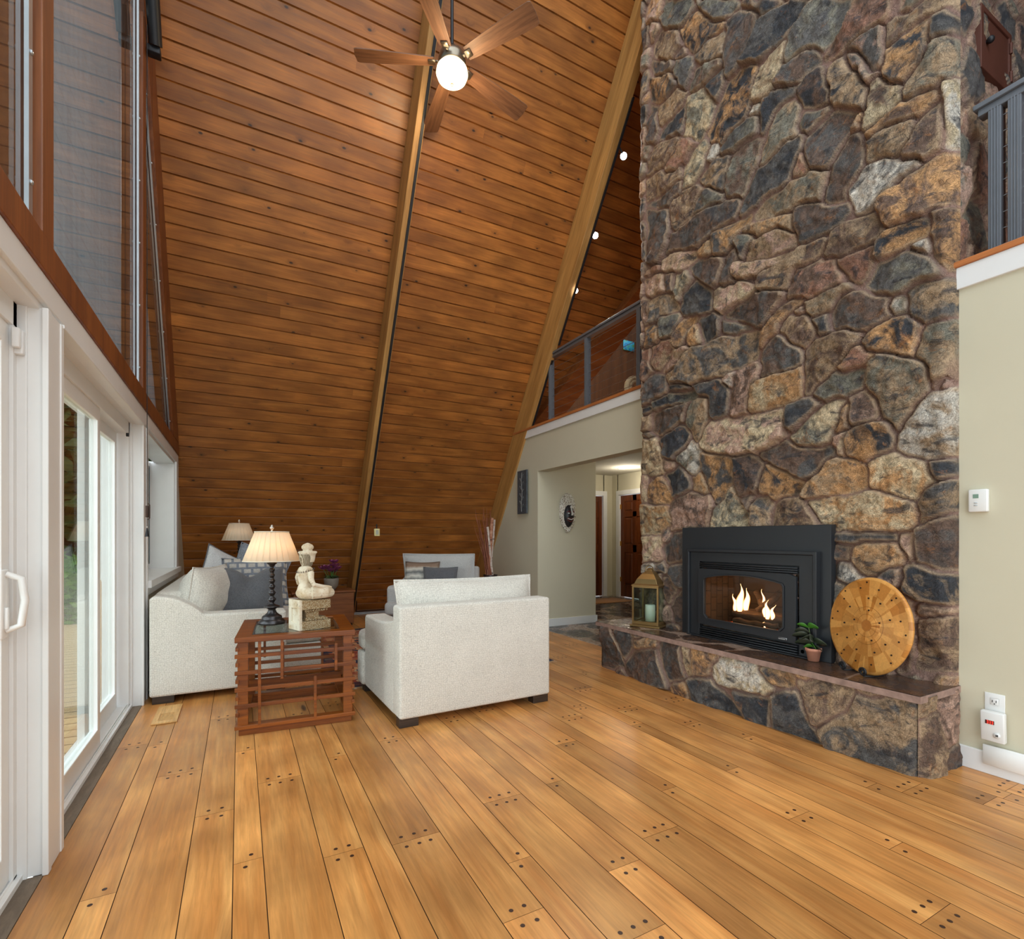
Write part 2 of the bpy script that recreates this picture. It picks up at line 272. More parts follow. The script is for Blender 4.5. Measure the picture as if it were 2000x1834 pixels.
CHIMNEY_STONES = """gG 322 571 292 544 287 531 299 528 322 547 327 559 320 560
KO 292 538 270 505 261 498 273 496 287 499 301 518 305 530
gG 286 537 261 514 248 500 261 502 270 507 281 525
BT 325 550 305 529 303 517 316 515 336 535 331 548
BG 338 536 318 515 310 505 320 505 333 518
GT 276 499 259 490 261 473 270 478 279 485 287 495
Gg 307 506 292 498 292 482 298 478 307 495
gB 291 485 263 473 262 467 276 467 289 469 294 476
BG 258 498 235 487 228 477 237 471 239 466 252 455 259 457 261 477 259 490
KB 246 501 217 473 211 467 221 471 233 475 241 488
GK 233 474 211 467 197 455 199 452 212 445 223 449 229 447 241 451 246 456 235 464
gG 197 455 172 432 171 425 178 419 187 416 192 420 197 426 208 428 214 430 211 448
BR 171 430 157 418 153 412 154 403 159 406 165 406 177 406 185 410 186 416 177 419
GP 167 405 155 402 154 396 157 384 160 379 165 392 170 402 173 404
BT 153 401 133 397 120 386 120 383 133 389 141 390 150 388 154 394
KO 152 386 144 388 135 390 133 388 134 376 135 370 141 365 145 362 152 368 153 375 151 379
GK 132 389 125 386 123 379 124 371 129 374 133 373 133 380
gT 132 374 125 370 120 363 120 350 125 349 130 350 141 350 145 357 142 363 136 368
LW 128 349 125 349 121 351 121 317 124 314 126 319 127 335
GK 277 463 262 467 261 454 268 446 277 460
GO 338 517 318 504 307 489 312 487 327 487 338 499
TB 329 486 310 484 298 473 301 467 320 469 327 470 331 480
GK 325 461 303 465 297 471 298 454 301 447 314 449 327 457
BG 340 499 331 487 329 468 331 460 340 461
Lg 298 465 281 464 270 446 274 435 284 428 289 431 299 443
OK 276 427 265 439 258 451 246 451 238 447 235 439 238 434 239 419 246 414 263 410 276 423
LT 235 430 230 438 213 443 212 442 213 432 219 423 224 416 237 420
GB 220 420 214 423 204 425 194 423 191 415 191 412 202 409 211 413 220 417
BK 203 402 198 411 192 407 188 402 187 395 183 388 185 382 191 384 199 389
KT 184 400 177 401 172 390 168 386 165 376 163 361 172 370 182 380 183 391
GP 174 401 168 399 159 377 163 376 167 385 171 391
LB 162 369 159 373 146 362 146 355 150 353 159 348 166 351 166 356 163 362
OB 164 348 150 352 139 350 129 346 129 343 138 340 150 344 161 344
GK 230 414 223 417 213 413 206 407 212 404 221 403 224 398 230 395 231 406
gW 239 419 233 416 230 413 233 410 239 415
Tg 224 386 220 400 213 402 204 393 203 385 205 380 205 375 214 376 228 373 231 374 228 383
gG 203 388 185 379 187 377 192 373 199 372 202 375 205 381
BG 199 369 191 372 180 372 168 363 169 359 174 355 182 343 184 342 191 344 197 351 200 362
OB 171 357 168 362 165 359 167 353 172 355
gG 262 406 256 412 246 412 233 408 231 407 234 397 246 396 263 400
Bg 255 390 246 396 234 395 231 389 233 378 241 368 245 359 259 369 258 381
GT 282 395 270 401 256 396 255 391 259 381 262 373 270 382 281 390
TB 333 454 322 453 308 447 307 439 318 435 329 431 340 436 338 451
RT 320 426 310 438 294 435 289 427 298 419 314 420 319 423
Lg 300 414 292 424 277 423 276 415 281 411 282 404 292 398 301 398
WG 276 414 271 414 267 411 270 402 274 406
KG 244 354 233 371 223 370 214 375 202 374 200 372 203 364 211 349 215 348 225 350 246 348
RT 207 350 202 361 197 350 199 346 208 349
Tg 234 341 228 347 214 346 208 348 192 344 184 338 185 333 188 325 202 330 211 329 234 336
BG 187 329 179 343 172 353 167 351 165 336 165 330 169 326 175 323 177 317 186 320
GT 163 343 154 343 141 338 142 329 147 325 160 331 163 332
TB 145 325 139 332 130 339 128 339 127 329 127 320 130 316 136 315 145 322
GW 173 321 165 329 154 326 138 316 139 313 147 314 159 309 163 303 167 306
BO 156 299 154 305 145 305 138 310 128 312 123 311 121 301 121 284 132 287 142 288 154 291
BT 342 430 333 432 310 416 303 417 303 410 320 408 340 412
GB 341 410 320 406 303 406 304 396 314 395 329 398
TB 312 396 298 395 281 388 287 383 292 373 308 371 314 382
gG 287 378 277 385 261 371 262 366 281 369 289 372
BG 342 406 320 391 316 385 318 362 325 351 342 359
GB 314 365 292 369 276 369 248 360 248 351 253 349 276 348 287 344 318 355
GB 206 330 189 322 175 313 173 309 180 304 197 304 202 307 206 317
TO 235 335 214 329 208 327 208 315 217 323 228 323 246 333 248 337
GO 270 346 241 342 241 337 252 333 262 326 270 331 273 341
OT 286 340 273 343 270 332 276 333 284 335
Kg 249 334 241 332 235 327 241 320 245 316 249 324
TP 238 319 225 323 218 323 208 313 206 307 215 305 233 307 243 312
BT 184 290 179 300 167 299 157 296 156 289 161 284 177 284 186 287
KO 156 280 152 284 142 284 133 282 133 276 138 273 148 272 157 275
BO 132 285 122 283 121 267 122 254 124 253 129 257 132 266
WG 142 272 133 272 132 264 138 268
gG 162 261 157 268 148 270 140 269 133 261 129 254 130 251 139 252 150 251 159 254
RB 180 282 173 283 161 281 160 279 164 265 175 271 179 278
RB 206 288 192 287 182 284 175 271 180 268 196 265 209 273 208 282
TB 230 290 228 298 208 300 189 300 188 298 193 290 206 290 212 279 229 287
PT 252 312 241 310 217 304 209 302 211 300 223 298 239 301 252 305
BG 262 305 256 321 250 325 248 318 253 309 252 300 262 304
PT 324 350 310 352 289 343 289 335 303 332 324 342
GB 296 332 287 334 263 324 262 320 268 306 277 310 282 318
RP 346 349 324 348 325 343 342 344
TP 348 344 338 347 321 338 320 324 344 329
KB 320 337 311 335 311 319 319 324
Lg 310 332 299 333 292 318 303 308 307 311
GT 339 321 325 322 309 314 307 303 319 304 339 305
PB 348 330 341 326 343 305 348 304
GK 302 315 293 318 278 310 273 298 274 289 296 294 304 302
LP 268 303 247 298 236 289 239 285 253 284 263 282 268 290
GB 262 280 250 283 233 284 213 277 217 273 225 266 231 261 247 270
Tg 199 266 188 266 173 263 175 260 184 256 193 254 199 258
GB 181 259 177 261 154 250 151 238 161 236 166 235 173 239 182 243
gW 151 244 145 245 143 237 149 238
GT 142 247 135 249 123 244 121 230 129 228 137 231 141 235
OB 228 257 219 264 208 270 201 268 213 259 221 252 231 248 233 254
PT 209 262 200 263 199 259 206 259
BT 217 258 211 262 197 255 192 244 197 239 201 236 209 241 215 251
KG 195 253 187 251 184 241 190 242
KO 162 233 151 236 144 236 138 229 138 221 141 213 152 219 163 224
gT 136 224 130 226 122 226 122 209 123 196 129 195 133 202 134 207 138 213
WP 129 197 126 206 124 206 124 195 127 194
Gg 325 304 306 298 304 292 313 284 325 285
OB 311 282 304 292 288 290 295 283 304 273 313 277
GK 284 286 269 284 262 280 268 268 278 266 284 275
Gg 262 278 236 263 250 264 259 269
OL 295 280 284 281 283 269 293 269
GO 346 302 335 298 328 291 329 282 346 283
TR 335 284 313 280 313 270 325 261 337 266
RB 349 283 338 280 337 261 348 255
TG 309 247 295 264 268 263 232 259 231 254 236 242 259 237 289 238 309 245
PT 311 268 295 267 306 259 317 255 323 259
BG 228 239 225 250 215 249 202 237 201 227 213 226 229 228
TB 200 227 199 235 196 237 188 239 174 238 166 234 170 229 177 221 187 213 199 207 200 217
RO 178 217 171 225 161 222 159 218 165 214 177 215
gG 192 209 181 214 165 214 163 211 167 203 182 200 191 201
Tg 163 203 162 218 156 218 141 210 134 204 135 194 140 188 145 179 148 175 155 185 158 194
LO 240 206 236 220 223 224 201 224 201 217 203 208 217 204 239 204
PB 256 206 253 228 247 234 234 236 232 233 239 218 240 204 253 203
GK 288 235 268 235 257 223 259 208 268 205 273 211 273 223 281 228
WP 257 236 253 237 254 225 259 231
GB 348 246 339 257 321 252 318 238 333 235 348 234
KG 315 242 302 240 295 235 311 237
gK 335 234 311 235 289 231 289 226 311 225 333 227
GK 350 231 336 229 337 224 348 226
BG 337 221 325 225 295 223 298 213 313 204 331 203 335 208
TB 351 222 337 224 337 213 350 210
KB 350 208 331 203 341 203
gT 296 215 289 223 276 222 276 213 284 195 288 193 293 202
PL 283 188 278 200 265 203 247 202 214 199 212 186 220 179 233 175 254 176 276 182
GK 327 198 317 205 304 207 295 198 298 188 313 181 323 186
LT 350 202 333 202 325 193 325 179 323 171 350 173
gW 307 182 293 191 286 186 283 173 288 166 295 167
KG 213 200 200 203 190 200 198 194 211 186 213 188
Lg 207 181 195 192 180 198 177 196 178 184 184 176 191 172 205 175
PB 172 196 164 200 159 192 157 185 164 184 172 181
OB 178 194 173 194 173 180 180 179
OK 175 173 171 177 154 180 150 177 151 167 160 160 165 160 174 165
PL 181 176 175 178 175 164 179 166
TW 147 166 142 177 133 188 124 191 122 184 123 157 133 158 144 159
GB 231 174 214 177 191 171 181 168 189 160 195 153 206 156 219 163
GO 281 180 256 175 254 170 256 155 262 145 269 142 274 156 281 170
BK 253 173 239 174 229 165 231 158 236 148 247 145 251 152
KO 228 160 225 165 209 157 200 148 206 144 223 141 228 146
OT 189 156 185 162 170 161 164 155 166 146 168 142 189 142 200 142 200 147
OL 162 158 159 162 141 158 134 151 132 145 139 136 154 141 161 149
GK 132 154 123 155 122 147 129 145 131 149
TG 137 138 130 143 122 145 122 131 127 128 136 125 138 134
GK 321 168 306 173 296 167 293 157 302 152 311 151
TO 291 162 283 165 276 151 279 149 288 154
OB 337 161 325 167 315 157 316 145 339 146
PL 351 171 344 169 345 146 351 147
OL 350 145 319 140 314 129 325 120 350 120
BP 313 143 296 150 273 147 271 139 276 124 313 123
gL 268 135 254 152 247 142 240 131 240 123 271 124
BG 247 143 239 145 240 133
TG 237 139 225 144 223 138 225 126 228 123 239 124
TB 220 132 215 141 205 141 198 135 189 122 221 123
OL 197 137 178 140 157 140 139 133 138 129 143 120 161 119 180 121 189 124
PL 351 113 326 115 324 100 328 95 352 95
GB 324 105 310 118 296 120 296 98 319 95
WG 354 87 340 93 321 94 319 87 352 84
BG 315 89 296 95 296 76 310 77
KB 321 81 313 80 308 69 317 62 321 68
BK 313 67 296 73 296 46 310 47
TG 345 83 324 84 324 41 345 38
KG 181 117 149 118 148 114 168 113 181 113
BG 180 111 172 110 174 102 180 102
TO 171 108 165 112 148 111 142 105 150 100 164 95 169 100
LP 146 116 141 117 139 105 141 103 144 108
GW 179 100 172 98 166 92 175 90 179 91
TK 144 93 141 101 130 99 121 95 122 81 126 79 144 85
GB 138 119 124 125 122 117 122 99 129 98 139 103
BT 137 72 134 74 121 76 121 47 139 47
BP 139 77 127 81 121 77 136 73
BR 154 88 144 83 139 76 140 50 148 42
gG 181 88 175 86 181 74"""
HEARTH_STONES = """BG 364 36 349 37 334 18 334 6 365 2
BG 349 37 324 36 324 22 334 12
OT 321 32 296 38 294 32 313 26 320 26
BG 332 11 324 22 298 29 286 3 306 1 332 4
GB 294 34 273 39 271 20 267 14 282 7 292 22
LT 271 35 265 35 260 19 265 17
BO 263 37 240 38 242 32 250 19 258 19
KG 265 13 250 18 234 10 222 2 228 -1 260 0
LW 243 27 234 34 211 36 200 23 203 19 219 18 240 20
OK 207 34 186 34 187 29 198 29
GK 225 14 211 16 200 17 202 -1 215 0
KG 199 19 183 25 178 13 170 0 175 -2 198 0
TB 182 32 170 35 154 34 156 23 174 11
GT 169 8 150 32 124 35 124 12 126 -1 132 -1 167 -2
OB 280 6 265 10 263 1 278 0"""
# ---------------------------------------------------------------- stone height fields
rng = np.random.default_rng(7)
def vnoise(x, y, seed=0):
    xi = np.floor(x).astype(np.int64); yi = np.floor(y).astype(np.int64); fx = x-xi; fy = y-yi
    fx = fx*fx*(3-2*fx); fy = fy*fy*(3-2*fy)
    def h(a, b):
        n = (a*374761393+b*668265263+seed*1442695041) & 0x7fffffff
        n = ((n ^ (n >> 13))*1274126177) & 0x7fffffff
        return ((n ^ (n >> 16)) & 0xffff)/65535.0
    return (h(xi, yi)*(1-fx)+h(xi+1, yi)*fx)*(1-fy)+(h(xi, yi+1)*(1-fx)+h(xi+1, yi+1)*fx)*fy
def fbm(x, y, s=1, o=4, seed=0):
    r = 0; a = .5
    for i in range(o): r = r+a*vnoise(x*s+i*17.3, y*s-i*9.1, seed+i); s *= 2.05; a *= .5
    return r
SCOL = {'K': (54, 57, 62), 'G': (90, 88, 86), 'g': (118, 115, 102), 'T': (158, 134, 106), 'O': (182, 140, 96), 'B': (104, 84, 72),
        'L': (192, 174, 142), 'P': (178, 146, 128), 'R': (146, 108, 90), 'W': (202, 195, 182)}
SCOL = {k: np.array(srgb(*v)[:3]) for k, v in SCOL.items()}
def poly_sdf(P, U, V):
    n = len(P); d = np.full(U.shape, 1e9); s = np.ones(U.shape)
    for i in range(n):
        a = P[i]; b = P[i-1]; ex, ey = b[0]-a[0], b[1]-a[1]; wx, wy = U-a[0], V-a[1]
        t = np.clip((wx*ex+wy*ey)/(ex*ex+ey*ey+1e-12), 0, 1); bx, by = wx-ex*t, wy-ey*t; d = np.minimum(d, bx*bx+by*by)
        c1 = V >= a[1]; c2 = V < b[1]; c3 = ex*wy > ey*wx
        fl = (c1 & c2 & c3) | (~c1 & ~c2 & ~c3); s = np.where(fl, -s, s)
    return s*np.sqrt(d)
def stone_field(u0, u1, v0, v1, step, polys, seed, rnd=(.14, .24), codes='GBTgOKPBG', depth=.06, gapmax=.055):
    """height field of rough stones set in mortar; returns U, V, H, colA, colB, mortar"""
    rg = np.random.default_rng(seed)
    nu = int((u1-u0)/step)+1; nv = int((v1-v0)/step)+1
    U, V = np.meshgrid(np.linspace(u0, u1, nu), np.linspace(v0, v1, nv), indexing='ij')
    Uw = U+(fbm(U, V, 16, 4, seed)-.47)*.026; Vw = V+(fbm(U, V, 16, 4, seed+50)-.47)*.026
    D1 = np.full(U.shape, .35); D2 = np.full(U.shape, .35); I = np.full(U.shape, -1); cs = []; cen = []
    su = (u1-u0)/(nu-1); sv = (v1-v0)/(nv-1)
    def addp(P, code):
        P = np.array(P); m = .3
        a = max(0, int((P[:, 0].min()-m-u0)/su)); b = min(nu, int((P[:, 0].max()+m-u0)/su)+2)
        c = max(0, int((P[:, 1].min()-m-v0)/sv)); d = min(nv, int((P[:, 1].max()+m-v0)/sv)+2)
        if a >= b or c >= d: return
        sl = (slice(a, b), slice(c, d)); s = poly_sdf(P, Uw[sl], Vw[sl]); k = len(cs); cs.append(code); cen.append(P.mean(0))
        d1 = D1[sl]; d2 = D2[sl]; i1 = I[sl]; nearer = s < d1
        D2[sl] = np.where(nearer, d1, np.minimum(d2, s)); I[sl] = np.where(nearer, k, i1); D1[sl] = np.where(nearer, s, d1)
    def ellip(c, a, b, th, n=7):
        ph = rg.uniform(0, 1); out = []
        for k in range(n):
            q = 2*PI*(k+ph+rg.uniform(-.25, .25))/n; x, y = a*math.cos(q), b*math.sin(q)
            out.append((c[0]+x*math.cos(th)-y*math.sin(th), c[1]+x*math.sin(th)+y*math.cos(th)))
        return out
    for P, code in polys: addp(P, code)
    for t in range(4000):
        i, j = rg.integers(0, nu), rg.integers(0, nv); r = rg.uniform(*rnd)
        if D1[i, j] > r*.55: addp(ellip((U[i, j], V[i, j]), r*.62, r*.42, rg.uniform(0, PI)), codes[rg.integers(len(codes))]+codes[rg.integers(len(codes))])
    for t in range(400):
        k = np.argmax(D1); i, j = np.unravel_index(k, D1.shape)
        if D1[i, j] < gapmax: break
        r = D1[i, j]*.95; addp(ellip((U[i, j], V[i, j]), r, r*.75, rg.uniform(0, PI), 6), codes[rg.integers(len(codes))]+'P')
    cen = np.array(cen); n = len(cs)
    gap = (D2-D1)/2; e = np.minimum(gap-.0035, .030-D1); t = np.clip(e/.011, 0, 1); t = np.sqrt(t*(2-t))*t**.3
    base = rg.uniform(.4, .85, n)*depth; ax = rg.normal(0, .10, n); ay = rg.normal(-.03, .10, n)
    cu, cv = cen[I, 0], cen[I, 1]
    tilt = np.clip(ax[I]*(U-cu)+ay[I]*(V-cv), -.03, .03)
    # second facet on every stone
    fa = rg.uniform(0, 2*PI, n); fo = rg.uniform(.0, .05, n)
    fac = np.clip(((U-cu)*np.cos(fa[I])+(V-cv)*np.sin(fa[I])-fo[I]), 0, 1)*.28
    rough = (fbm(U, V, 22, 4, seed+9)-.47)*.030+(np.abs(fbm(U, V*1.0+I*.37, 8, 3, seed+19)-.47))*.03
    H = t*(base[I]+tilt-np.minimum(fac, .03)+rough)+(1-t)*(fbm(U, V, 30, 2, seed+3)*.006)
    H = np.maximum(H, 0)
    ca = 1.16*np.array([SCOL[c[0]] for c in cs]); cb = 1.16*np.array([SCOL[c[1]] for c in cs]); br = rg.uniform(.82, 1.12, n)[:, None]
    return U, V, H, (ca*br)[I], (cb*br)[I], 1-np.clip((e+.001)/.008, 0, 1), np.exp(-((e-.010)/.007)**2)
def field_mesh(name, parts, mat, skip=None):
    """parts: list of (U,V,H,A,B,M,mapping)"""
    vs = []; fs = []; CA_ = []; CB_ = []; MO = []; base = 0
    EG = []
    for (U, V, H, A, B, M, E_, mp, hole) in parts:
        EG.append(E_.ravel())
        nu, nv = U.shape; X, Y, Z = mp(U, V, H); vs.append(np.stack([X, Y, Z], -1).reshape(-1, 3))
        i, j = np.meshgrid(np.arange(nu-1), np.arange(nv-1), indexing='ij'); q = np.stack([i*nv+j, (i+1)*nv+j, (i+1)*nv+j+1, i*nv+j+1], -1).reshape(-1, 4)+base
        if hole:
            um = (U[:-1, :-1].ravel() > hole[0]) & (U[:-1, :-1].ravel() < hole[1]) & (V[:-1, :-1].ravel() > hole[2]) & (V[:-1, :-1].ravel() < hole[3]); q = q[~um]
        fs.append(q); base += nu*nv; CA_.append(A.reshape(-1, 3)); CB_.append(B.reshape(-1, 3)); MO.append(M.ravel())
    vs = np.concatenate(vs); fs = np.concatenate(fs); me = bpy.data.meshes.new(name)
    me.vertices.add(len(vs)); me.vertices.foreach_set('co', vs.ravel().astype(np.float32))
    me.loops.add(len(fs)*4); me.loops.foreach_set('vertex_index', fs.ravel().astype(np.int32))
    me.polygons.add(len(fs)); me.polygons.foreach_set('loop_start', (np.arange(len(fs))*4).astype(np.int32))
    me.update(calc_edges=True); me.validate()
    for nm, arr in (('stone_a', np.concatenate(CA_)), ('stone_b', np.concatenate(CB_))):
        at = me.attributes.new(nm, 'FLOAT_COLOR', 'POINT'); at.data.foreach_set('color', np.concatenate([arr, np.ones((len(arr), 1))], 1).ravel().astype(np.float32))
    at = me.attributes.new('mortar', 'FLOAT', 'POINT'); at.data.foreach_set('value', np.concatenate(MO).astype(np.float32))
    at = me.attributes.new('edge', 'FLOAT', 'POINT'); at.data.foreach_set('value', np.concatenate(EG).astype(np.float32))
    me.materials.append(mat); me.polygons.foreach_set('use_smooth', [True]*len(me.polygons))
    o = bpy.data.objects.new(name, me); COL.objects.link(o); return o
def stone_mat():
    t = MT('field_stone', (.3, .3, .3, 1), .8, 0, .35); a = t.attr('stone_a'); b = t.attr('stone_b'); mo = t.attr('mortar', 'Fac'); v = t.obj()
    n1 = t.noise(v, 5.5, 8, .62, 1.2); c = t.mix(t.ramp(n1, [(.43, g(0)), (.56, g(1))]), a, b)
    n2 = t.noise(v, 11, 8, .7, .6); c = t.mix(t.ramp(n2, [(.58, g(0)), (.68, g(.6))]), c, srgb(166, 112, 66))
    n2b = t.noise(t.mapv((1, 1, 1.7)), 8, 7, .65, .8); c = t.mix(t.ramp(n2b, [(.54, g(0)), (.64, g(.8))]), c, srgb(60, 60, 64))
    n3 = t.noise(v, 38, 7, .75); c = t.mix(1, c, t.ramp(n3, [(.28, g(.42)), (.5, g(1.0)), (.74, g(1.7))]), 'MULTIPLY')
    sp = t.noise(t.mapv((1, 1, 1.5)), 62, 9, .85, 1.5); c = t.mix(t.ramp(sp, [(.60, g(0)), (.70, g(.75))]), c, srgb(222, 206, 180))
    vein = t.n('TexVoronoi', Vector=t.n('Mapping', Vector=v, Scale=(1, 1, 1.6)).outputs[0], Scale=7, _feature='DISTANCE_TO_EDGE').outputs['Distance']
    # dark cracks
    vn = t.n('TexVoronoi', _feature='DISTANCE_TO_EDGE', Scale=13, Vector=t.n('VectorMath', i0=v, i1=t.n('TexNoise', Vector=v, Scale=9).outputs['Color'], _operation='ADD').outputs[0]).outputs['Distance']
    c = t.mix(t.ramp(vn, [(.0, g(.5)), (.03, g(0))]), c, srgb(58, 46, 40))
    mc = t.mix(t.noise(v, 18, 5, .6), srgb(128, 94, 82), srgb(172, 142, 128)); eg = t.attr('edge', 'Fac'); c = t.mix(t.math('MULTIPLY', eg, t.ramp(n1, [(.3, g(.15)), (.6, g(.75))])), c, srgb(200, 172, 140)); c = t.mix(mo, c, mc)
    t.base(c); h = t.math('ADD', t.math('MULTIPLY', n3, .7), t.math('MULTIPLY', n2, .8))
    h = t.math('ADD', h, t.math('MULTIPLY', t.ramp(vn, [(0, g(0)), (.05, g(1))]), .2))
    t.bump(h, 1.0, .016); t.rough(t.ramp(n3, [(.3, g(.62)), (.7, g(.95))])); return t.m
STONE = stone_mat()
def parse(txt):
    out = []
    for L in txt.strip().split('\n'):
        p = L.split(); q = list(map(float, p[1:])); out.append(([(q[i]/100, q[i+1]/100) for i in range(0, len(q), 2)], p[0]))
    return out
# chimney: front face (X about 3.2), near side face (Y = 1.25), far side
XF = 3.20; YN, YF = 1.255, 3.54
F = stone_field(YN-.03, YF, .0, 6.35, .0092, parse(CHIMNEY_STONES), 3, codes='GBgTOKGBg')
def mpF(U, V, H):
    e1 = np.clip((U-YN+.03)/.05, 0, 1); e2 = np.clip((YF-U)/.07, 0, 1); e = np.minimum(e1, e2)
    X = XF-H*np.sqrt(e)+(1-np.sqrt(1-(1-e)**2))*.05
    wob = (fbm(U*0+1.5, V, 4, 3, 77)-.45)*.09*np.clip((U-3.3)/.24, 0, 1)
    return X, U+wob, V
Sd = stone_field(3.2, 5.0, 2.3, 6.35, .016, [], 11, (.16, .3), 'GBTgKRB')
def mpS(U, V, H): return U+.035, YN-H*.6*np.clip((U-3.2)/.05, 0, 1)-.0, V
Sl = stone_field(3.2, 3.7, 0, 2.6, .02, [], 12, (.16, .3), 'GBTgKRB')
def mpL(U, V, H): return U+.04, YF+H*.6*np.clip((U-3.2)/.05, 0, 1), V
chim = field_mesh('stone_chimney', [(*F, mpF, (2.04, 2.73, .5, .93)), (*Sd, mpS, None), (*Sl, mpL, None)], STONE)
tag(chim, 'tall fieldstone chimney breast of mixed grey, ochre and brown stones rising to the ceiling', 'chimney')
# hearth: stone front, stone end, slate top
XH, YH0, YH1, ZH = 2.87, 1.25, 3.68, .40
hearth = thing('stone_hearth', 'low raised hearth of rough stones with a slate top, along the foot of the chimney', 'hearth', (3.0, 2.45, 0))
def unparent_loc(o, p): o.parent = p; o.location = tuple(-q for q in p.location); return o
Hf = stone_field(YH0, YH1, 0, ZH-.012, .009, parse(HEARTH_STONES), 21, (.1, .16), 'GBTKO', .05)
def mpH(U, V, H):
    e = np.clip(np.minimum((U-YH0)/.04, (YH1-U)/.05), 0, 1); top = np.clip((ZH-.012-V)/.05, 0, 1)
    return XH-(H*.8+.01)*np.sqrt(e)*(.35+.65*top)+(1-np.sqrt(1-(1-e)**2))*.03, U, V
He = stone_field(XH, 3.235, 0, ZH-.012, .009, [([(2.88, .02), (3.03, .01), (3.04, .18), (2.98, .3), (2.9, .26)], 'BT'), ([(3.0, .37), (3.03, .2), (3.1, .1), (3.22, .16), (3.22, .38)], 'BP'), ([(3.06, .0), (3.22, .0), (3.21, .13), (3.1, .08)], 'GB'), ([(2.88, .3), (2.97, .33), (2.97, .38), (2.88, .38)], 'TB')], 22, (.08, .12), 'GBT', .05)
def mpE(U, V, H): return U+.01, YH0-H*np.clip((U-XH+.0)/.03, 0, 1)*np.clip((3.235-U)/.02, .1, 1), V
Hg = stone_field(XH, 3.3, 0, ZH-.012, .015, [], 23, (.1, .16), 'GBT', .04)
def mpG(U, V, H): return U+.01, YH1+H*np.clip((U-XH)/.03, 0, 1), V
hb = field_mesh('stone_base', [(*Hf, mpH, None), (*He, mpE, None), (*Hg, mpG, None)], STONE); unparent_loc(hb, hearth)
def slate_mat(name, c1, c2, c3, rough=.28):
    t = MT(name, c1, rough); v = t.obj(); a = t.attr('stone_a'); mo = t.attr('mortar', 'Fac')
    n1 = t.noise(v, 5, 6, .6, 1.5); c = t.mix(t.ramp(n1, [(.4, g(0)), (.62, g(1))]), c1, c2)
    n2 = t.noise(v, 14, 6, .7, 1); c = t.mix(t.ramp(n2, [(.55, g(0)), (.72, g(.45))]), c, c3)
    hue = t.n('SeparateColor', Color=a).outputs[0]
    c = t.mix(.5, c, t.ramp(hue, [(.05, g(.75)), (.5, g(1.2))]), 'MULTIPLY')
    c = t.mix(mo, c, srgb(150, 128, 112)); t.base(c); t.bump(n2, .25, .006)
    t.rough(t.ramp(n2, [(.3, g(rough*.7)), (.7, g(rough*1.5))])); return t.m
SLATE = slate_mat('brown_slate', srgb(84, 60, 44), srgb(62, 52, 48), srgb(138, 94, 56), .22)
SLATEF = slate_mat('dark_slate', srgb(78, 66, 60), srgb(66, 56, 52), srgb(92, 74, 62), .25)
Ht = stone_field(XH-.035, 3.24, YH0-.03, YH1+.03, .012, [([(2.83, 1.22), (3.25, 1.22), (3.25, 1.6), (2.83, 1.55)], 'OB'), ([(2.83, 1.58), (3.25, 1.63), (3.22, 1.95), (3.0, 2.25), (2.83, 2.3)], 'RB')], 31, (.3, .42), 'KBGR', .004, .12)
def mpT(U, V, H): return U, V, ZH+np.minimum(H*.5, .003)
ht = field_mesh('slate_slab', [(*Ht, mpT, None)], SLATE); unparent_loc(ht, hearth)
lip = MB(); lip.box(XH-.035, 3.24, YH0-.03, YH1+.03, ZH-.035, ZH-.001)
unparent_loc(lip.build('slab_edge', plain('mortar_edge', srgb(152, 126, 114), .9, var=.25, scale=25, bump=.6, bscale=40)), hearth)
# hall slate floor
Fl = stone_field(3.385, 9.0, 2.9, 9.6, .03, [], 41, (.35, .6), 'KBG', .002, .2)
sf = field_mesh('floor', [(*Fl, lambda U, V, H: (U, V, .001+U*0), None)], SLATEF); struct(sf)

# ---------------------------------------------------------------- boarded floor
def board_mesh(name, quads, mat, extra=None):
    """quads: list of (4 corners, guv corners, tone, matindex)"""
    me = bpy.data.meshes.new(name); v = []; f = []; uv = []; tn = []; mi = []
    for (P, G_, t_, m_) in quads:
        b = len(v); v += P; f.append(tuple(range(b, b+len(P)))); uv += G_; tn += [t_]*len(P); mi.append(m_)
    me.from_pydata(v, [], f)
    a = me.attributes.new('guv', 'FLOAT_VECTOR', 'POINT'); a.data.foreach_set('vector', [c for q in uv for c in q])
    a = me.attributes.new('tone', 'FLOAT', 'POINT'); a.data.foreach_set('value', tn)
    for m in mat: me.materials.append(m)
    me.polygons.foreach_set('material_index', mi); me.update(); o = bpy.data.objects.new(name, me); COL.objects.link(o); return o
R = random.Random(5)
edges = []; x = -.589; wi = 2; wseq = [.0955, .19, .143]
widths = []
while x < 3.4:
    w = wseq[wi % 3]; edges.append((x, min(x+w, 3.39), wi % 3)); x += w-.0003; wi += 1
JOINTS = [(-0.52, 3.48), (-0.4, 2.07), (-0.26, 2.97), (-0.09, 3.75), (-0.09, 2.47), (0.04, 3.12), (0.03, 2.05), (0.17, 2.67), (0.34, 1.94), (0.46, 2.81), (0.6, 1.9), (0.77, 2.9), (0.89, 1.6), (1.03, 2.01), (1.03, 1.13), (1.2, 3.04), (1.31, 2.03), (1.46, 1.49), (1.62, 2.39), (1.73, 1.73), (1.9, 2.71), (1.87, 0.77), (2.05, 1.31), (2.17, 1.01), (2.17, 2.42), (2.31, 3.18), (2.31, 2.67), (2.47, 2.27), (2.17, 1.73), (2.6, 1.97), (2.74, 1.21), (2.9, 0.99), (2.6, 1.31)]
quads = []; GAP = .003
def disc(cx, cy, r, z):
    n = 14; P = [(cx+r*math.cos(2*PI*k/n), cy+r*math.sin(2*PI*k/n), z) for k in range(n)]
    quads.append((P, [(p[0], p[1], 0) for p in P], 1, 1))
bid = 0
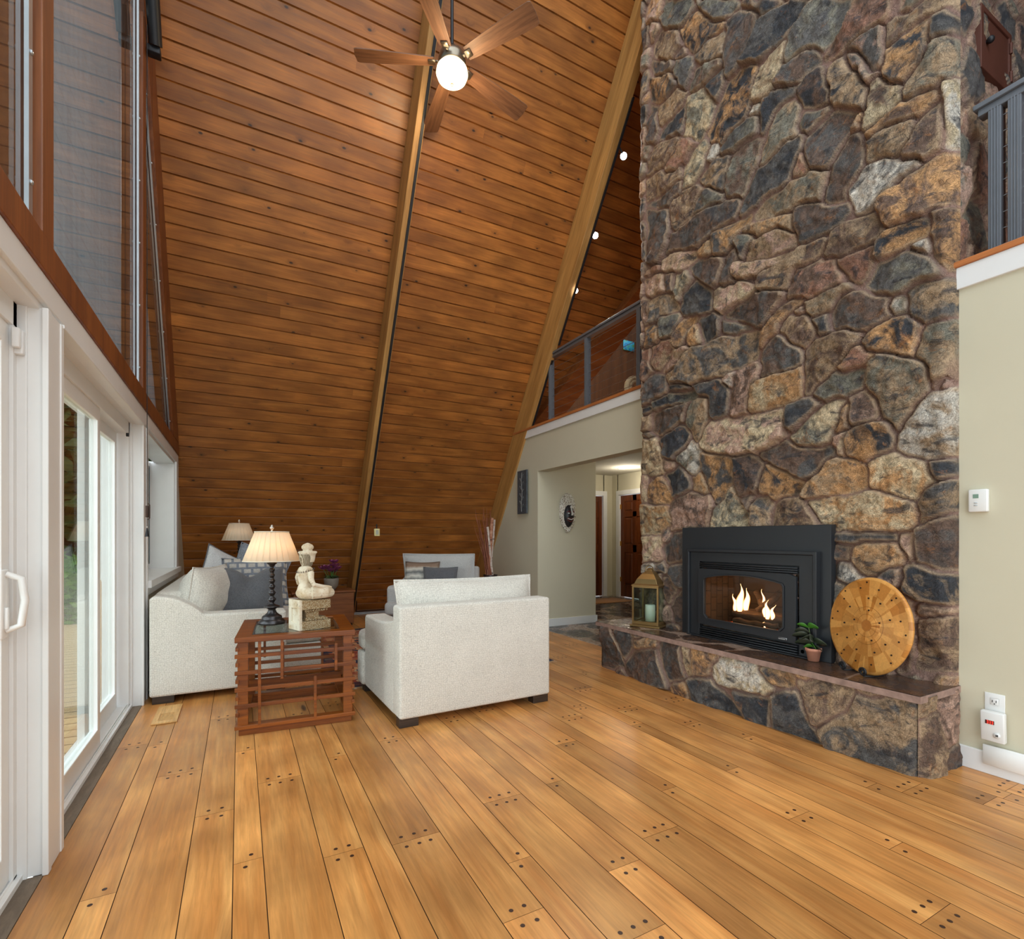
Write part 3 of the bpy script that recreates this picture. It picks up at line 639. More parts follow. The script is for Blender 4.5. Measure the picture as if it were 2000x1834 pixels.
for (a, b, k) in edges:
    js = sorted(y for (jx, y) in JOINTS if a-.001 <= jx < b+.001)
    y = (js[-1] if js else R.uniform(.5, 2.5))+R.uniform(1.1, 2.0)
    while y < 7.9: js.append(y); y += R.uniform(1.2, 2.6)
    y = (js[0])-R.uniform(1.2, 2.2)
    while y > -2: js.insert(0, y); y -= R.uniform(1.2, 2.4)
    ys = [-2]+js+[8.05]
    for y0, y1 in zip(ys[:-1], ys[1:]):
        bid += 1; t_ = R.choice([.82, .9, .98, 1.0, 1.05, 1.12, 1.2]) * R.uniform(.96, 1.04); o_ = R.uniform(0, 50)
        X0, X1, Y0, Y1 = a+GAP/2, b-GAP/2, y0+GAP*.25, y1-GAP*.25
        quads.append(([(X0, Y0, 0), (X1, Y0, 0), (X1, Y1, 0), (X0, Y1, 0)], [(Y0+o_, X0-a, bid), (Y0+o_, X1-a, bid), (Y1+o_, X1-a, bid), (Y1+o_, X0-a, bid)], t_, 0))
    for jy in js:
        n = {0: 1, 1: 3, 2: 2}[k]; w = b-a
        for s in (-1, 1):
            for q in range(n):
                px = a+w*(q+1)/(n+1) if n > 1 else a+w*(.5+.12*s)
                disc(px+R.uniform(-.003, .003), jy+s*.035, .0075, .0006)
quads.append(([(-.62, -2, -.004), (3.39, -2, -.004), (3.39, 8.05, -.004), (-.62, 8.05, -.004)], [(0, 0, 0)]*4, 1, 2))
struct(board_mesh('floor', quads, [OAK, DARKPLUG, GROOVE]))
# ---------------------------------------------------------------- plank roof
Y0R = 8.0; SL = 1.5; LS = math.hypot(1, 1/SL)   # Y = 8 - z/1.5
def roofY(z): return Y0R-z/SL
RIDGE_Y = 2.4; RIDGE_Z = (Y0R-RIDGE_Y)*SL
nvec = Vector((0, -SL, -1)).normalized()        # into the room
def roof(name, flip, x0, x1, z0=-.05):
    quads = []; dz = .1045; z = -.05; i = 0; xf = x1 if callable(x1) else (lambda z: x1)
    while z < z0-1e-6: z += dz
    while z < RIDGE_Z:
        za, zb = z, min(z+dz, RIDGE_Z); bid = i; o_ = R.uniform(0, 60); t_ = R.uniform(.84, 1.14)
        def P(X, zz, off=0):
            Y = roofY(zz); 
            if flip: Y = 2*RIDGE_Y-Y
            n = Vector((nvec.x, nvec.y*(-1 if flip else 1), nvec.z)); p = Vector((X, Y, zz))+n*off; return tuple(p)
        xe = xf(z+dz/2); xs = [x0]; xj = x0+R.uniform(.5, 5)
        while xj < xe-.3: xs.append(xj); xj += R.uniform(3, 6)
        xs.append(xe)
        g_ = .006
        for xa, xb in zip(xs[:-1], xs[1:]):
            o_ += 3.3; bid += .37
            quads.append(([P(xa, za+g_, .0), P(xb, za+g_, .0), P(xb, zb-g_, .0), P(xa, zb-g_, .0)], [(xa+o_, 0, bid), (xb+o_, 0, bid), (xb+o_, .126, bid), (xa+o_, .126, bid)], t_, 0))
        # V groove
        quads.append(([P(x0, zb-g_, 0), P(xe, zb-g_, 0), P(xe, zb, -.011), P(x0, zb, -.011)], [(x0, .12, bid), (xe, .12, bid), (xe, .12, bid), (x0, .12, bid)], .75, 0))
        quads.append(([P(x0, zb, -.011), P(xe, zb, -.011), P(xe, zb+g_, 0), P(x0, zb+g_, 0)], [(x0, .12, bid), (xe, .12, bid), (xe, .12, bid), (x0, .12, bid)], .75, 0))
        z += dz; i += 1
    o = board_mesh(name, quads, [PINE]); return struct(o)
roof('ceiling', False, -.62, 3.45)
roof('ceiling', False, 3.45, lambda z: 3.58+(z-2.5)*.571, 2.4)
roof('ceiling', True, 3.0, 9.0)
# ---------------------------------------------------------------- rafters
def slope_beam(mb, x0, x1, d0, d1, z0, z1, m=0):
    """box lying along the roof slope: from distance d0 to d1 (into the room) below the planks"""
    s_ = math.sqrt(1+1/SL**2)
    def P(z, d): return (roofY(z)-d*s_, z)     # horizontal offset
    return mb.prism([P(z0, d0), P(z1, d0), P(z1, d1), P(z0, d1)], 'x', x0, x1, m)
for i, (xa, lab) in enumerate([(1.385, 'long rafter between the two plank bays behind the ceiling fan'), (3.36, 'long rafter beside the loft carrying the spotlight track')]):
    b = MB(); zb = .0 if i == 0 else .0
    slope_beam(b, xa, xa+.085, .002, .30 if i == 0 else .34, zb, RIDGE_Z-.1)
    t = thing('rafter_beam', lab, 'beam', (xa, roofY(0), 0)); o = b.build('beam', BEAM, t, bevel=.004); o.location = (-xa, -roofY(0), 0)
    c = MB(); s_ = math.sqrt(1+1/SL**2); dd = (.30 if i == 0 else .34)
    slope_beam(c, xa+.05, xa+.075, dd, dd+.012, .08 if i == 0 else 2.6, 7.0 if i == 0 else 3.35)
    o = c.build('cable_channel', BLACKM, t); o.location = (-xa, -roofY(0), 0)
# valley beam in the loft
pa = Vector((3.58, 6.33, 2.5)); pb = Vector((6.17, 3.3, 7.05)); dv = (pb-pa).normalized(); sd = dv.cross(nvec).normalized()
b = MB(); vs = []
for p in (pa, pb):
    for (u, w) in ((-.16, .0), (.16, .0), (.16, .12), (-.16, .12)): vs.append(p+sd*u+nvec*w)
b.add(vs, [(0, 1, 2, 3), (4, 7, 6, 5), (0, 4, 5, 1), (1, 5, 6, 2), (2, 6, 7, 3), (3, 7, 4, 0)])
tag(b.build('valley_beam', wood('valley_beam_wood', srgb(160, 98, 48), srgb(130, 74, 34), .5, 1.2, 'x')), 'wide diagonal timber crossing the loft roof behind the cable railing', 'beam')
# ---------------------------------------------------------------- walls
b = MB(); b.prism([(4.45, 0), (8.0, 0), (roofY(2.0), 2.0), (6.55, 2.0), (6.55, .82), (4.45, .82)], 'x', -.76, -.60)
struct(b.build('wall_left', OLIVE))
GREYW = plain('boarded_end_paint', srgb(70, 78, 72), .8, var=.03)
b = MB(); b.box(-.78, -.60, -1.5, 6.72, 1.93, 2.05); b.box(-.78, -.585, -1.5, 6.64, 1.955, 2.05)
b.box(-.78, -.578, 2.297, 2.45, 0, 1.935); b.box(-.78, -.63, 2.285, 2.30, 0, 1.935); b.box(-.592, -.574, 2.285, 2.32, 0, 1.935); b.box(-.592, -.574, 2.43, 2.462, 0, 1.935)
b.box(-.78, -.583, 4.29, 4.47, 0, 1.935); b.box(-.78, -.64, 4.275, 4.29, 0, 1.935); b.box(-.592, -.576, 4.285, 4.315, 0, 1.935); b.box(-.592, -.576, 4.44, 4.48, 0, 1.935)
b.box(-.62, -.57, 2.45, 4.29, 1.925, 1.94)
b.box(-.78, -.6, -1.5, -.4, 0, 1.94); b.box(-.78, -.585, .1, .3, 0, 1.94)
struct(b.build('trim_1', WHITE, bevel=.003))
b = MB(); b.prism([(-1.5, 2.05), (6.63, 2.05), (6.55, 2.17), (-1.5, 2.17)], 'x', -.72, -.575)
b.box(-.70, -.578, 2.24, 2.36, 2.17, 7.0); b.box(-.70, -.578, 4.27, 4.40, 2.17, 4.75)
b.prism([(7.50-2.17/SL, 2.17), (8.0-2.17/SL, 2.17), (8.0-7.2/SL, 7.2), (7.50-7.2/SL, 7.2)], 'x', -.74, -.572)
struct(b.build('trim_2', REDW, bevel=.004))
# upper windows: glass, sun screens outside, metal strips
tm = MT('sun_screen_mesh', srgb(150, 158, 168), .9, 0, .1)
vv = tm.obj(); ln = tm.n('TexWave', Vector=vv, Scale=2.6, _bands_direction='Z'); nn = tm.noise(tm.mapv((1, 9, .5)), 2.5, 4)
cc = tm.mix(tm.ramp(nn, [(.3, g(.3)), (.7, g(.8))]), srgb(96, 102, 110), srgb(128, 136, 144)); cc = tm.mix(tm.ramp(ln.outputs['Fac'], [(.0, g(.5)), (.03, g(0))]), cc, srgb(90, 96, 104)); tm.base(cc)
tm.b.inputs['Transmission Weight'].default_value = 0
# translucent share
nt = tm.nt; out = nt.nodes['Material Output']; tr = nt.nodes.new('ShaderNodeBsdfTranslucent'); mx = nt.nodes.new('ShaderNodeMixShader'); mx.inputs[0].default_value = .75
nt.links.new(cc, tr.inputs[0]); nt.links.new(tm.b.outputs[0], mx.inputs[1]); nt.links.new(tr.outputs[0], mx.inputs[2]); nt.links.new(mx.outputs[0], out.inputs[0])
SCREEN = tm.m
YE = 7.50
def upper(n, poly, strip):
    w = thing('window_%d' % n, None, None); struct(w)
    m = MB(); m.prism(poly, 'x', -.618, -.610); m.build('glass', GLASS, w)
    m = MB(); m.add([(-.70, a_, b_) for a_, b_ in poly], [tuple(range(len(poly)))]); m.build('sun_screen', SCREEN, w)
    m = MB(); (a, c) = strip; a = Vector((-.606, *a)); c = Vector((-.606, *c)); d = (c-a).normalized(); s_ = Vector((1, 0, 0)).cross(d)*.017
    m.add([a-s_, a+s_, c+s_, c-s_, *[p+Vector((.012, 0, 0)) for p in (a-s_, a+s_, c+s_, c-s_)]], [(0, 1, 2, 3), (4, 5, 6, 7), (0, 4, 5, 1), (2, 6, 7, 3), (0, 4, 7, 3), (1, 5, 6, 2)])
    k = 0
    while k*.42+.1 < (c-a).length: m.ell(a+d*(k*.42+.1)+Vector((.014, 0, 0)), (.006, .009, .009), 8); k += 1
    m.build('metal_strip', ALU, w)
    return w
upper(1, [(-1.4, 2.17), (2.24, 2.17), (2.24, 6.6), (-1.4, 6.6)], ((2.19, 2.2), (2.19, 6.4)))
upper(2, [(2.36, 2.17), (4.27, 2.17), (4.27, (YE-4.27)*SL), (2.36, (YE-2.36)*SL)], ((4.225, 2.2), (4.225, 4.85)))
upper(3, [(4.40, 2.17), (YE-2.17/SL, 2.17), (4.40, (YE-4.40)*SL)], ((YE-.045-2.2/SL, 2.2), (4.43, (YE-.05-4.43)*SL)))
# lower window beside the sofa
w4 = thing('window_4', None, None); struct(w4)
b = MB(); b.box(-.84, -.60, 4.47, 6.60, .76, .84); b.box(-.60, -.555, 4.47, 6.62, .79, .845); b.box(-.60, -.58, 4.47, 6.60, .735, .79)
b.build('window_sill', WHITE, w4, bevel=.004)
b = MB(); b.box(-.84, -.60, 6.40, 6.45, .84, 1.94); b.box(-.60, -.58, 6.42, 6.60, .84, 1.955); b.box(-.86, -.60, 6.45, 6.56, .84, 1.94)
b.build('window_casing', WHITE, w4, bevel=.003)
b = MB(); b.ring([(4.5, .845), (6.4, .845), (6.4, 1.93), (4.5, 1.93)], [(4.56, .90), (6.34, .90), (6.34, 1.87), (4.56, 1.87)], 'x', -.85, -.81)
b.box(-.85, -.81, 5.42, 5.50, .88, 1.9); b.build('window_frame', WHITE, w4, bevel=.003)
b = MB(); b.box(-.835, -.83, 4.56, 6.34, .90, 1.87); b.build('glass', GLASS, w4)
b = MB(); b.ring([(4.55, .89), (6.35, .89), (6.35, 1.88), (4.55, 1.88)], [(4.57, .91), (6.33, .91), (6.33, 1.86), (4.57, 1.86)], 'x', -.83, -.805); b.build('seal', plain('grey_seal', srgb(90, 96, 98), .6), w4)
sh = MT('white_shade_fabric', srgb(232, 232, 228), .9); sh.base(sh.mix(.3, srgb(236, 236, 232), sh.ramp(sh.noise(sh.mapv((1, 30, .2)), 1, 3), [(.3, g(.85)), (.7, g(1.05))]), 'MULTIPLY'))
nt = sh.nt; tr = nt.nodes.new('ShaderNodeBsdfTranslucent'); mx = nt.nodes.new('ShaderNodeMixShader'); mx.inputs[0].default_value = .5; tr.inputs[0].default_value = srgb(235, 235, 230)
nt.links.new(sh.b.outputs[0], mx.inputs[1]); nt.links.new(tr.outputs[0], mx.inputs[2]); nt.links.new(mx.outputs[0], nt.nodes['Material Output'].inputs[0])
b = MB(); b.add([(-.873, 4.5, .85), (-.873, 6.4, .85), (-.873, 6.4, 1.93), (-.873, 4.5, 1.93)], [(0, 1, 2, 3)]); b.build('blind', sh.m, w4)
# sliding doors
def slider(n, y0, y1, panels, handle=None):
    d = thing('door_%d' % n, None, None); struct(d)
    b = MB(); b.box(-.80, -.64, y0, y1, 0, .022); b.box(-.80, -.655, y0, y1, 1.85, 1.935); b.box(-.80, -.655, y1-.035, y1, 0, 1.94); b.box(-.80, -.655, y0, y0+.035, 0, 1.94)
    b.box(-.672, -.665, y0, y1, .022, .034); b.box(-.726, -.72, y0, y1, .022, .034); b.box(-.66, -.655, y0, y1, .0, .03)
    b.build('door_frame', WHITE, d, bevel=.002)
    for (a, c, X) in panels:
        st = .075; r = MB(); r.ring([(a, .03), (c, .03), (c, 1.87), (a, 1.87)], [(a+st, .13), (c-st, .13), (c-st, 1.78), (a+st, 1.78)], 'x', X-.032, X)
        r.ring([(a+st-.012, .118), (c-st+.012, .118), (c-st+.012, 1.792), (a+st-.012, 1.792)], [(a+st+.006, .136), (c-st-.006, .136), (c-st-.006, 1.774), (a+st+.006, 1.774)], 'x', X-.002, X+.006)
        p = r.build('door_panel', WHITE, d, bevel=.003)
        q = MB(); q.box(X-.02, X-.014, a+st, c-st, .13, 1.78); q.build('glass', GLASS, p)
    return d
slider(2, 2.45, 4.285, [(2.5, 3.50, -.665), (3.44, 4.235, -.718)])
d1 = slider(1, .3, 2.29, [(1.22, 2.255, -.665), (.34, 1.3, -.718)])
h = MB(); h.rbox(-.665, -.655, 2.165, 2.225, .83, 1.05, .005); h.tube([(-.655, 2.195, .855), (-.62, 2.2, .87), (-.612, 2.205, .95), (-.62, 2.2, 1.02), (-.655, 2.195, 1.035)], [.010, .011, .011, .011, .010], 10)
h.rbox(-.655, -.645, 2.178, 2.192, .86, .93, .003)
o = h.build('door_handle', plain('white_plastic', srgb(236, 236, 234), .25), d1)
b = MB(); b.rbox(-.66, -.632, 2.262, 2.284, 1.76, 1.84, .004); b.rbox(-.655, -.635, 2.235, 2.258, 1.775, 1.84, .004)
tag(b.build('door_sensor', WHITE), 'small white alarm sensor at the top of the nearest sliding door frame', 'sensor')
b = MB(); b.tube([(-.655, 4.16, 1.83), (-.640, 4.16, 1.83)], .012, 12); tag(b.build('door_button', BLACKM), 'tiny black knob on the head of the farther sliding door', 'knob')
th = MT('worn_threshold', srgb(70, 60, 52), .7); th.base(th.mix(th.noise(th.mapv((3, .5, 1)), 9, 6, .7, 1), srgb(44, 38, 34), srgb(150, 132, 112))); th.bump(th.noise(th.obj(), 40, 4), .5, .004)
b = MB(); b.box(-.655, -.589, 2.45, 4.29, -.02, .003); b.box(-.655, -.589, .3, 2.29, -.02, .003); b.box(-.655, -.589, -1.5, .3, -.02, .002)
struct(b.build('trim_3', th.m))
# right side walls and loft
b = MB(); b.box(3.24, 3.42, -2.0, 1.34, 0, 2.43); struct(b.build('wall_right', OLIVE))
b = MB(); b.prism([(5.64, 0), (8.0, 0), (roofY(2.48), 2.48), (3.45, 2.48), (3.45, 2.01), (5.64, 2.01)], 'x', 3.385, 3.54); struct(b.build('wall_back', OLIVE))
b = MB(); b.box(3.225, 3.26, -2, 1.255, 2.415, 2.525); b.box(3.365, 3.40, 3.45, roofY(2.58), 2.475, 2.575); struct(b.build('trim_4', WHITE, bevel=.003))
CAP = wood('loft_edge_wood', srgb(190, 118, 64), srgb(160, 92, 46), .45, 1.5, 'y')
b = MB(); b.box(3.215, 3.55, -2, 1.255, 2.525, 2.555); b.box(3.352, 3.60, 3.50, roofY(2.605), 2.575, 2.605); struct(b.build('trim_5', CAP, bevel=.004))
b = MB(); b.box(3.5, 9, -2, 3.5, 2.43, 2.53); b.box(3.54, 9, 3.45, 8.2, 2.43, 2.57); struct(b.build('floor', CAP))
b = MB(); b.box(3.54, 6.7, 3.4, 8.2, 2.40, 2.43); b.box(3.5, 3.56, 3.45, 5.66, 2.2, 2.42); struct(b.build('ceiling', HALLC))
b = MB(); b.box(3.54, 4.31, 5.64, 5.76, 0, 2.4); b.box(4.19, 4.31, 5.76, 8.2, 0, 2.4); struct(b.build('wall_hall', OLIVE))
b = MB(); b.box(4.31, 5.52, 8.1, 8.22, 0, 2.4); b.box(6.38, 6.7, 8.1, 8.22, 0, 2.4); b.box(5.5, 6.4, 8.1, 8.22, 2.0, 2.4)
b.box(6.6, 6.72, 7.92, 8.1, 0, 2.4); b.box(6.6, 6.72, 3.0, 6.98, 0, 2.4); b.box(6.6, 6.72, 6.96, 7.94, 2.0, 2.4); struct(b.build('wall_hall', OLIVE))
b = MB(); b.box(3.5, 6.72, 3.0, 3.1, 0, 2.4); struct(b.build('wall_hall', OLIVE))
b = MB(); b.box(3.2, 4.33, 5.625, 5.64, 0, .10); b.box(3.375, 3.3601, 5.64, 5.64, 0, .10); b.box(4.31, 4.325, 5.62, 8.1, 0, .10)
b.box(3.36, 3.375, 5.9, 7.9, 0, .10) if False else None
b.v = [(max(x, 3.40), y, z) for (x, y, z) in b.v]; struct(b.build('baseboard_back', WHITE, bevel=.003))
b = MB(); b.box(3.222, 3.24, -2, 1.262, 0, .105); struct(b.build('baseboard_right', WHITE, bevel=.003))
b = MB(); b.box(1.48, 3.34, 7.88, 7.90, 0.0, .035); struct(b.build('baseboard_far', plain('grey_base_strip', srgb(176, 180, 184), .5)))
PANEL = wood('loft_panelling', srgb(84, 52, 26), srgb(60, 36, 18), .5, 1.2, 'z')
b = MB(); b.box(3.4, 9, 8.2, 8.3, 2.43, 7); b.box(8.0, 8.1, -2, 8.2, 2.5, 7); struct(b.build('wall_loft', PANEL))
# hall doors
def hall_door(n, org, rz, casing=True):
    d = thing('door_%d' % n, None, None); struct(d); d.location = org; d.rotation_euler = (0, 0, rz)   # local: x along width 0..0.8, y depth (front at 0, room at -y)
    b = MB(); W_ = .8
    for (x0, x1) in ((0, .1), (W_/2-.05, W_/2+.05), (W_-.1, W_)): b.box(x0, x1, 0, .035, .01, 1.98)
    for (z0, z1) in ((.01, .24), (.88, 1.02), (1.56, 1.66), (1.87, 1.98)): b.box(.1, W_-.1, 0, .035, z0, z1)
    b.box(.09, W_-.09, .012, .03, .2, 1.9)
    for (x0, x1) in ((.1, W_/2-.05), (W_/2+.05, W_-.1)):
        for (z0, z1) in ((.24, .88), (1.02, 1.56), (1.66, 1.87)): b.rbox(x0+.03, x1-.03, .002, .02, z0+.03, z1-.03, .008, 1, smooth=False)
    b.build('door_leaf', DOORW, d, bevel=.004)
    c = MB(); c.box(-.10, -.01, -.04, .1, 0, 2.0); c.box(W_+.01, W_+.10, -.04, .1, 0, 2.0); c.box(-.10, W_+.10, -.04, .1, 1.99, 2.08); c.build('door_casing', WHITE, d, bevel=.004)
    k = MB()
    for z in (.3, 1.0, 1.72): k.box(-.02, .02, -.012, .004, z, z+.09)
    k.build('hinge', plain('brass', srgb(190, 140, 60), .3, .8), d)
    return d
hall_door(3, (5.56, 8.12, 0), 0)
hall_door(4, (6.62, 7.86, 0), -PI/2)
b = MB(); b.lathe([(.0, 0), (.055, 0), (.06, -.004)], (6.05, 7.15, 2.397), 20); b.lathe([(.06, -.004), (.08, -.006), (.082, 0)], (6.05, 7.15, 2.399), 20, 1)
dl = thing('recessed_light', 'small round recessed light in the hallway ceiling', 'ceiling light', (6.05, 7.15, 2.4))
q = MB(); q.lathe([(.0001, -.006), (.055, -.006)], n=20); q.build('lens', emis('downlight_lens', (1, .93, .8, 1), 6), dl)
q = MB(); q.lathe([(.055, -.006), (.08, -.008), (.084, -.001)], n=20); q.build('trim_ring', WHITE, dl)
light('hall_light', 'POINT', (6.05, 7.0, 2.2), 9, (1, .9, .75), .08)
light('hall_light', 'POINT', (5.0, 4.6, 2.2), 6, (1, .9, .75), .08)  # second, unseen point light in the hall, no fixture built
light('loft_light', 'POINT', (5.6, 6.8, 4.2), 30, (1, .85, .6), .1)  # unseen point light in the loft, no fixture built
mtl = fabric('tan_mat', srgb(176, 128, 84), srgb(150, 104, 66), 160)
b = MB(); b.rbox(5.45, 6.35, 7.15, 7.75, .002, .014, .005, 1); tag(b.build('door_mat', mtl), 'tan doormat on the dark slate in front of the hallway doors', 'mat')
# ---------------------------------------------------------------- loft railings
def railing(x, y0, y1, zb, posts, label, ztop, ends):
    t = thing('cable_railing', label, 'railing', (x, y0, zb))
    def B(m, name, mat, **k):
        o = m.build(name, mat, t, **k); o.location = (-x, -y0, -zb); return o
    m = MB(); m.box(x-.045, x+.045, y0, y1, ztop-.025, ztop); m.box(x-.03, x+.03, y0+.015, y1-.015, ztop-.06, ztop-.025); B(m, 'handrail', RAILM, bevel=.003)
    for p in posts:
        m = MB(); m.box(x-.028, x+.028, p-.025, p+.025, zb, ztop-.05)
        for q in (-.012, 0, .012): m.box(x-.031, x-.028, p+q-.002, p+q+.002, zb, ztop-.05)
        B(m, 'post', RAILM, bevel=.002)
    n = 9
    for i in range(n):
        z = zb+.06+(ztop-zb-.16)*i/(n-1); m = MB(); m.tube([(x, ends[0], z), (x, ends[1], z)], .0028, 6); B(m, 'cable', STEEL)
    return t
railing(3.44, 3.55, 5.62, 2.605, (3.80, 4.65, 5.40), 'grey metal cable railing along the loft left of the chimney', 3.44, (3.56, 5.5))
railing(3.36, -1.2, 1.20, 2.555, (1.12, 1.045, .1, -1.0), 'grey metal cable railing along the loft right of the chimney', 3.36, (-1.0, 1.1))
b = MB(); pts = [(.11*math.cos(q)*(.5+.5*k/30), 0, .13+.11*math.sin(q)*(.5+.5*k/30)) for k, q in enumerate([i*.35 for i in range(30)])]
b.tube(pts, .03, 10); b.ell((0, .0, .035), (.14, .06, .035)); o = b.build('coiled_ornament', plain('pale_wicker', srgb(198, 176, 140), .8, var=.2, scale=40, bump=.5)); o.location = (3.62, 4.08, 2.575)
tag(o, 'pale coiled shell-like ornament on the loft floor behind the railing', 'ornament')
b = MB(); b.rbox(-.14, .14, -.012, .012, -.1, .1, .004, 1); bp = MT('blue_picture', (.05, .2, .5, 1), .5); bp.base(bp.ramp(bp.noise(bp.obj(), 14, 3), [(.35, srgb(20, 60, 140)), (.5, srgb(40, 150, 190)), (.65, srgb(70, 130, 70))]))
o = b.build('blue_picture', bp.m); o.location = (7.1, 8.18, 5.12); tag(o, 'small blue and green picture on the dark loft wall seen through the cables', 'picture')
# ---------------------------------------------------------------- outside
dk = MT('deck_boards', srgb(190, 160, 120), .7); brk = dk.n('TexWave', Vector=dk.obj(), Scale=2.25, _bands_direction='Y'); c = dk.mix(dk.noise(dk.mapv((.5, 6, 1)), 3, 5), srgb(206, 180, 142), srgb(172, 140, 102)); c = dk.mix(dk.ramp(brk.outputs['Fac'], [(0, g(.9)), (.04, g(0))]), c, srgb(70, 54, 40)); dk.base(c)
b = MB(); b.box(-6.5, -.84, -1.5, 9.0, -.1, -.03); struct(b.build('deck', dk.m))
gm = MT('lawn', srgb(104, 112, 66), 1); gm.base(gm.mix(gm.noise(gm.obj(), 3, 5), srgb(84, 98, 48), srgb(150, 146, 100)))
b = MB(); b.box(-30, -.84, 9.0, 34, -.5, -.4); b.box(-30, -6.5, -4, 9.0, -.5, -.4); tag(b.build('lawn', gm.m), 'grass beyond the deck', 'grass', kind='stuff')
def leafm(name, c1, c2):
    t = MT(name, c1, .55); oi = t.n('ObjectInfo'); n_ = t.noise(t.obj(), 3.1, 4); c_ = t.mix(t.ramp(n_, [(.35, g(0)), (.65, g(1))]), c1, c2); t.base(c_)
    tr = t.nt.nodes.new('ShaderNodeBsdfTranslucent'); mx = t.nt.nodes.new('ShaderNodeMixShader'); mx.inputs[0].default_value = .35; t.nt.links.new(c_, tr.inputs[0])
    t.nt.links.new(t.b.outputs[0], mx.inputs[1]); t.nt.links.new(tr.outputs[0], mx.inputs[2]); t.nt.links.new(mx.outputs[0], t.nt.nodes['Material Output'].inputs[0]); return t.m
LF1 = leafm('bright_leaves', srgb(120, 160, 60), srgb(76, 120, 40)); LF2 = leafm('dark_leaves', srgb(112, 132, 78), srgb(66, 86, 50)); BARK = wood('bark', srgb(92, 74, 58), srgb(60, 48, 40), .9, 2, 'z', .6)
def plant_out(name, loc, rx, rz, n, ls, mat, label, cat, z0, trunk):
    t = thing(name, label, cat, loc, group=None); rr = random.Random(hash(label) % 1000 if False else int(loc[0]*31+loc[1]*17)); m = MB()
    for i in range(n):
        a = rr.uniform(0, 2*PI); q = rr.random()**.4; e = rr.uniform(-1, 1); rad = rx*q*math.sqrt(max(0, 1-e*e)); p = Vector((rad*math.cos(a), rad*math.sin(a), z0+rz+rz*e*q))
        d = Vector((rr.gauss(0, 1), rr.gauss(0, 1), rr.gauss(0, .6))).normalized(); s_ = d.cross(Vector((rr.gauss(0, 1), rr.gauss(0, 1), 1))).normalized(); l_ = ls*rr.uniform(.6, 1.3)
        m.add([p-d*l_, p-s_*l_*.4, p+d*l_, p+s_*l_*.4], [(0, 1, 2, 3)])
    m.build('foliage', mat, t, fixn=False); k = MB(); k.tube([(0, 0, 0), (.03*trunk, .02, z0+rz)], [.12*trunk, .05*trunk], 8); k.build('trunk', BARK, t)
for i, (x, y, s_) in enumerate([(-1.9, 9.6, .8), (-2.9, 10.2, .9), (-1.7, 11.4, 1.0)]):
    plant_out('leafy_shrub', (x, y, -.4), .8*s_, .8*s_, 1500, .08, LF1, ['bright green shrub just past the end of the deck', 'larger bright green shrub left of the first one past the deck', 'bright green shrub set back behind the others past the deck'][i], 'shrub', .1, .3)
for i, (x, y, s_) in enumerate([(-3.0, 13.2, 1.0), (-6.4, 14, 1.15), (-.9, 15.5, 1.25), (-8.6, 11.0, 1.2)]):
    plant_out('forest_tree', (x, y, -.4), 2.2*s_, 3.6*s_, 7000, .24, LF2, ['dark green tree nearest the deck, in the middle of the slider view', 'dark green tree to the left behind the deck', 'tall dark green tree furthest back behind the deck', 'dark green tree at the outer side of the deck'][i], 'tree', .9, 1.2)
b = MB(); b.box(-.98, -.90, 5.0, 5.08, -.03, 2.3); b.box(-1.15, -.90, 5.0, 5.1, 2.3, 2.4); b.box(-.95, -.92, 5.08, 5.32, .0, 2.2)
tag(b.build('cedar_screen', wood('pale_cedar', srgb(206, 170, 120), srgb(180, 140, 94), .6, 1.5, 'z')), 'pale cedar privacy panel outside on the deck past the slider', 'screen')
# ---------------------------------------------------------------- fireplace insert (faces -X); local: y along the wall, x depth
fp = thing('fireplace_insert', 'black gas fireplace insert with an arched glass door and a lit log fire', 'fireplace', (3.12, 2.38, ZH))
def L(m, name, mat, par=fp, **k):
    off = Vector((3.12, 2.38, ZH)); m.v = [tuple(Vector(v)-off) for v in m.v]; return m.build(name, mat, par, **k)
FB = plain('black_stove_metal', srgb(44, 47, 51), .42, .25, .04)
def rect(y0, y1, z0, z1): return [(y0, z0), (y1, z0), (y1, z1), (y0, z1)]
m = MB(); m.ring(rect(1.80, 2.965, ZH, 1.232), rect(1.90, 2.82, ZH+.01, 1.05), 'x', 3.125, 3.175)
L(m, 'surround_panel', FB, bevel=.003)
m = MB(); m.ring(rect(1.865, 2.885, ZH+.002, 1.068), rect(1.89, 2.86, ZH+.012, 1.045), 'x', 3.085, 3.13); m.ring(rect(1.89, 2.86, ZH+.012, 1.045), rect(1.985, 2.77, ZH+.02, .972), 'x', 3.10, 3.14)
L(m, 'raised_frame', FB, bevel=.004)
m = MB()
for (za, n_, dz_) in ((.928, 3, .014), (.415, 4, .016)):
    for k in range(n_): q_ = MB(); q_.rbox(3.09, 3.125, 1.99, 2.765, za+k*dz_, za+.0085+k*dz_, .002, 1); L(q_, 'louvre', FB)
m.box(3.128, 3.135, 1.985, 2.77, .41, .48); L(m, 'grille_back', FB)
m = MB(); m.box(3.128, 3.135, 1.985, 2.77, .92, .972); L(m, 'grille_back', FB)
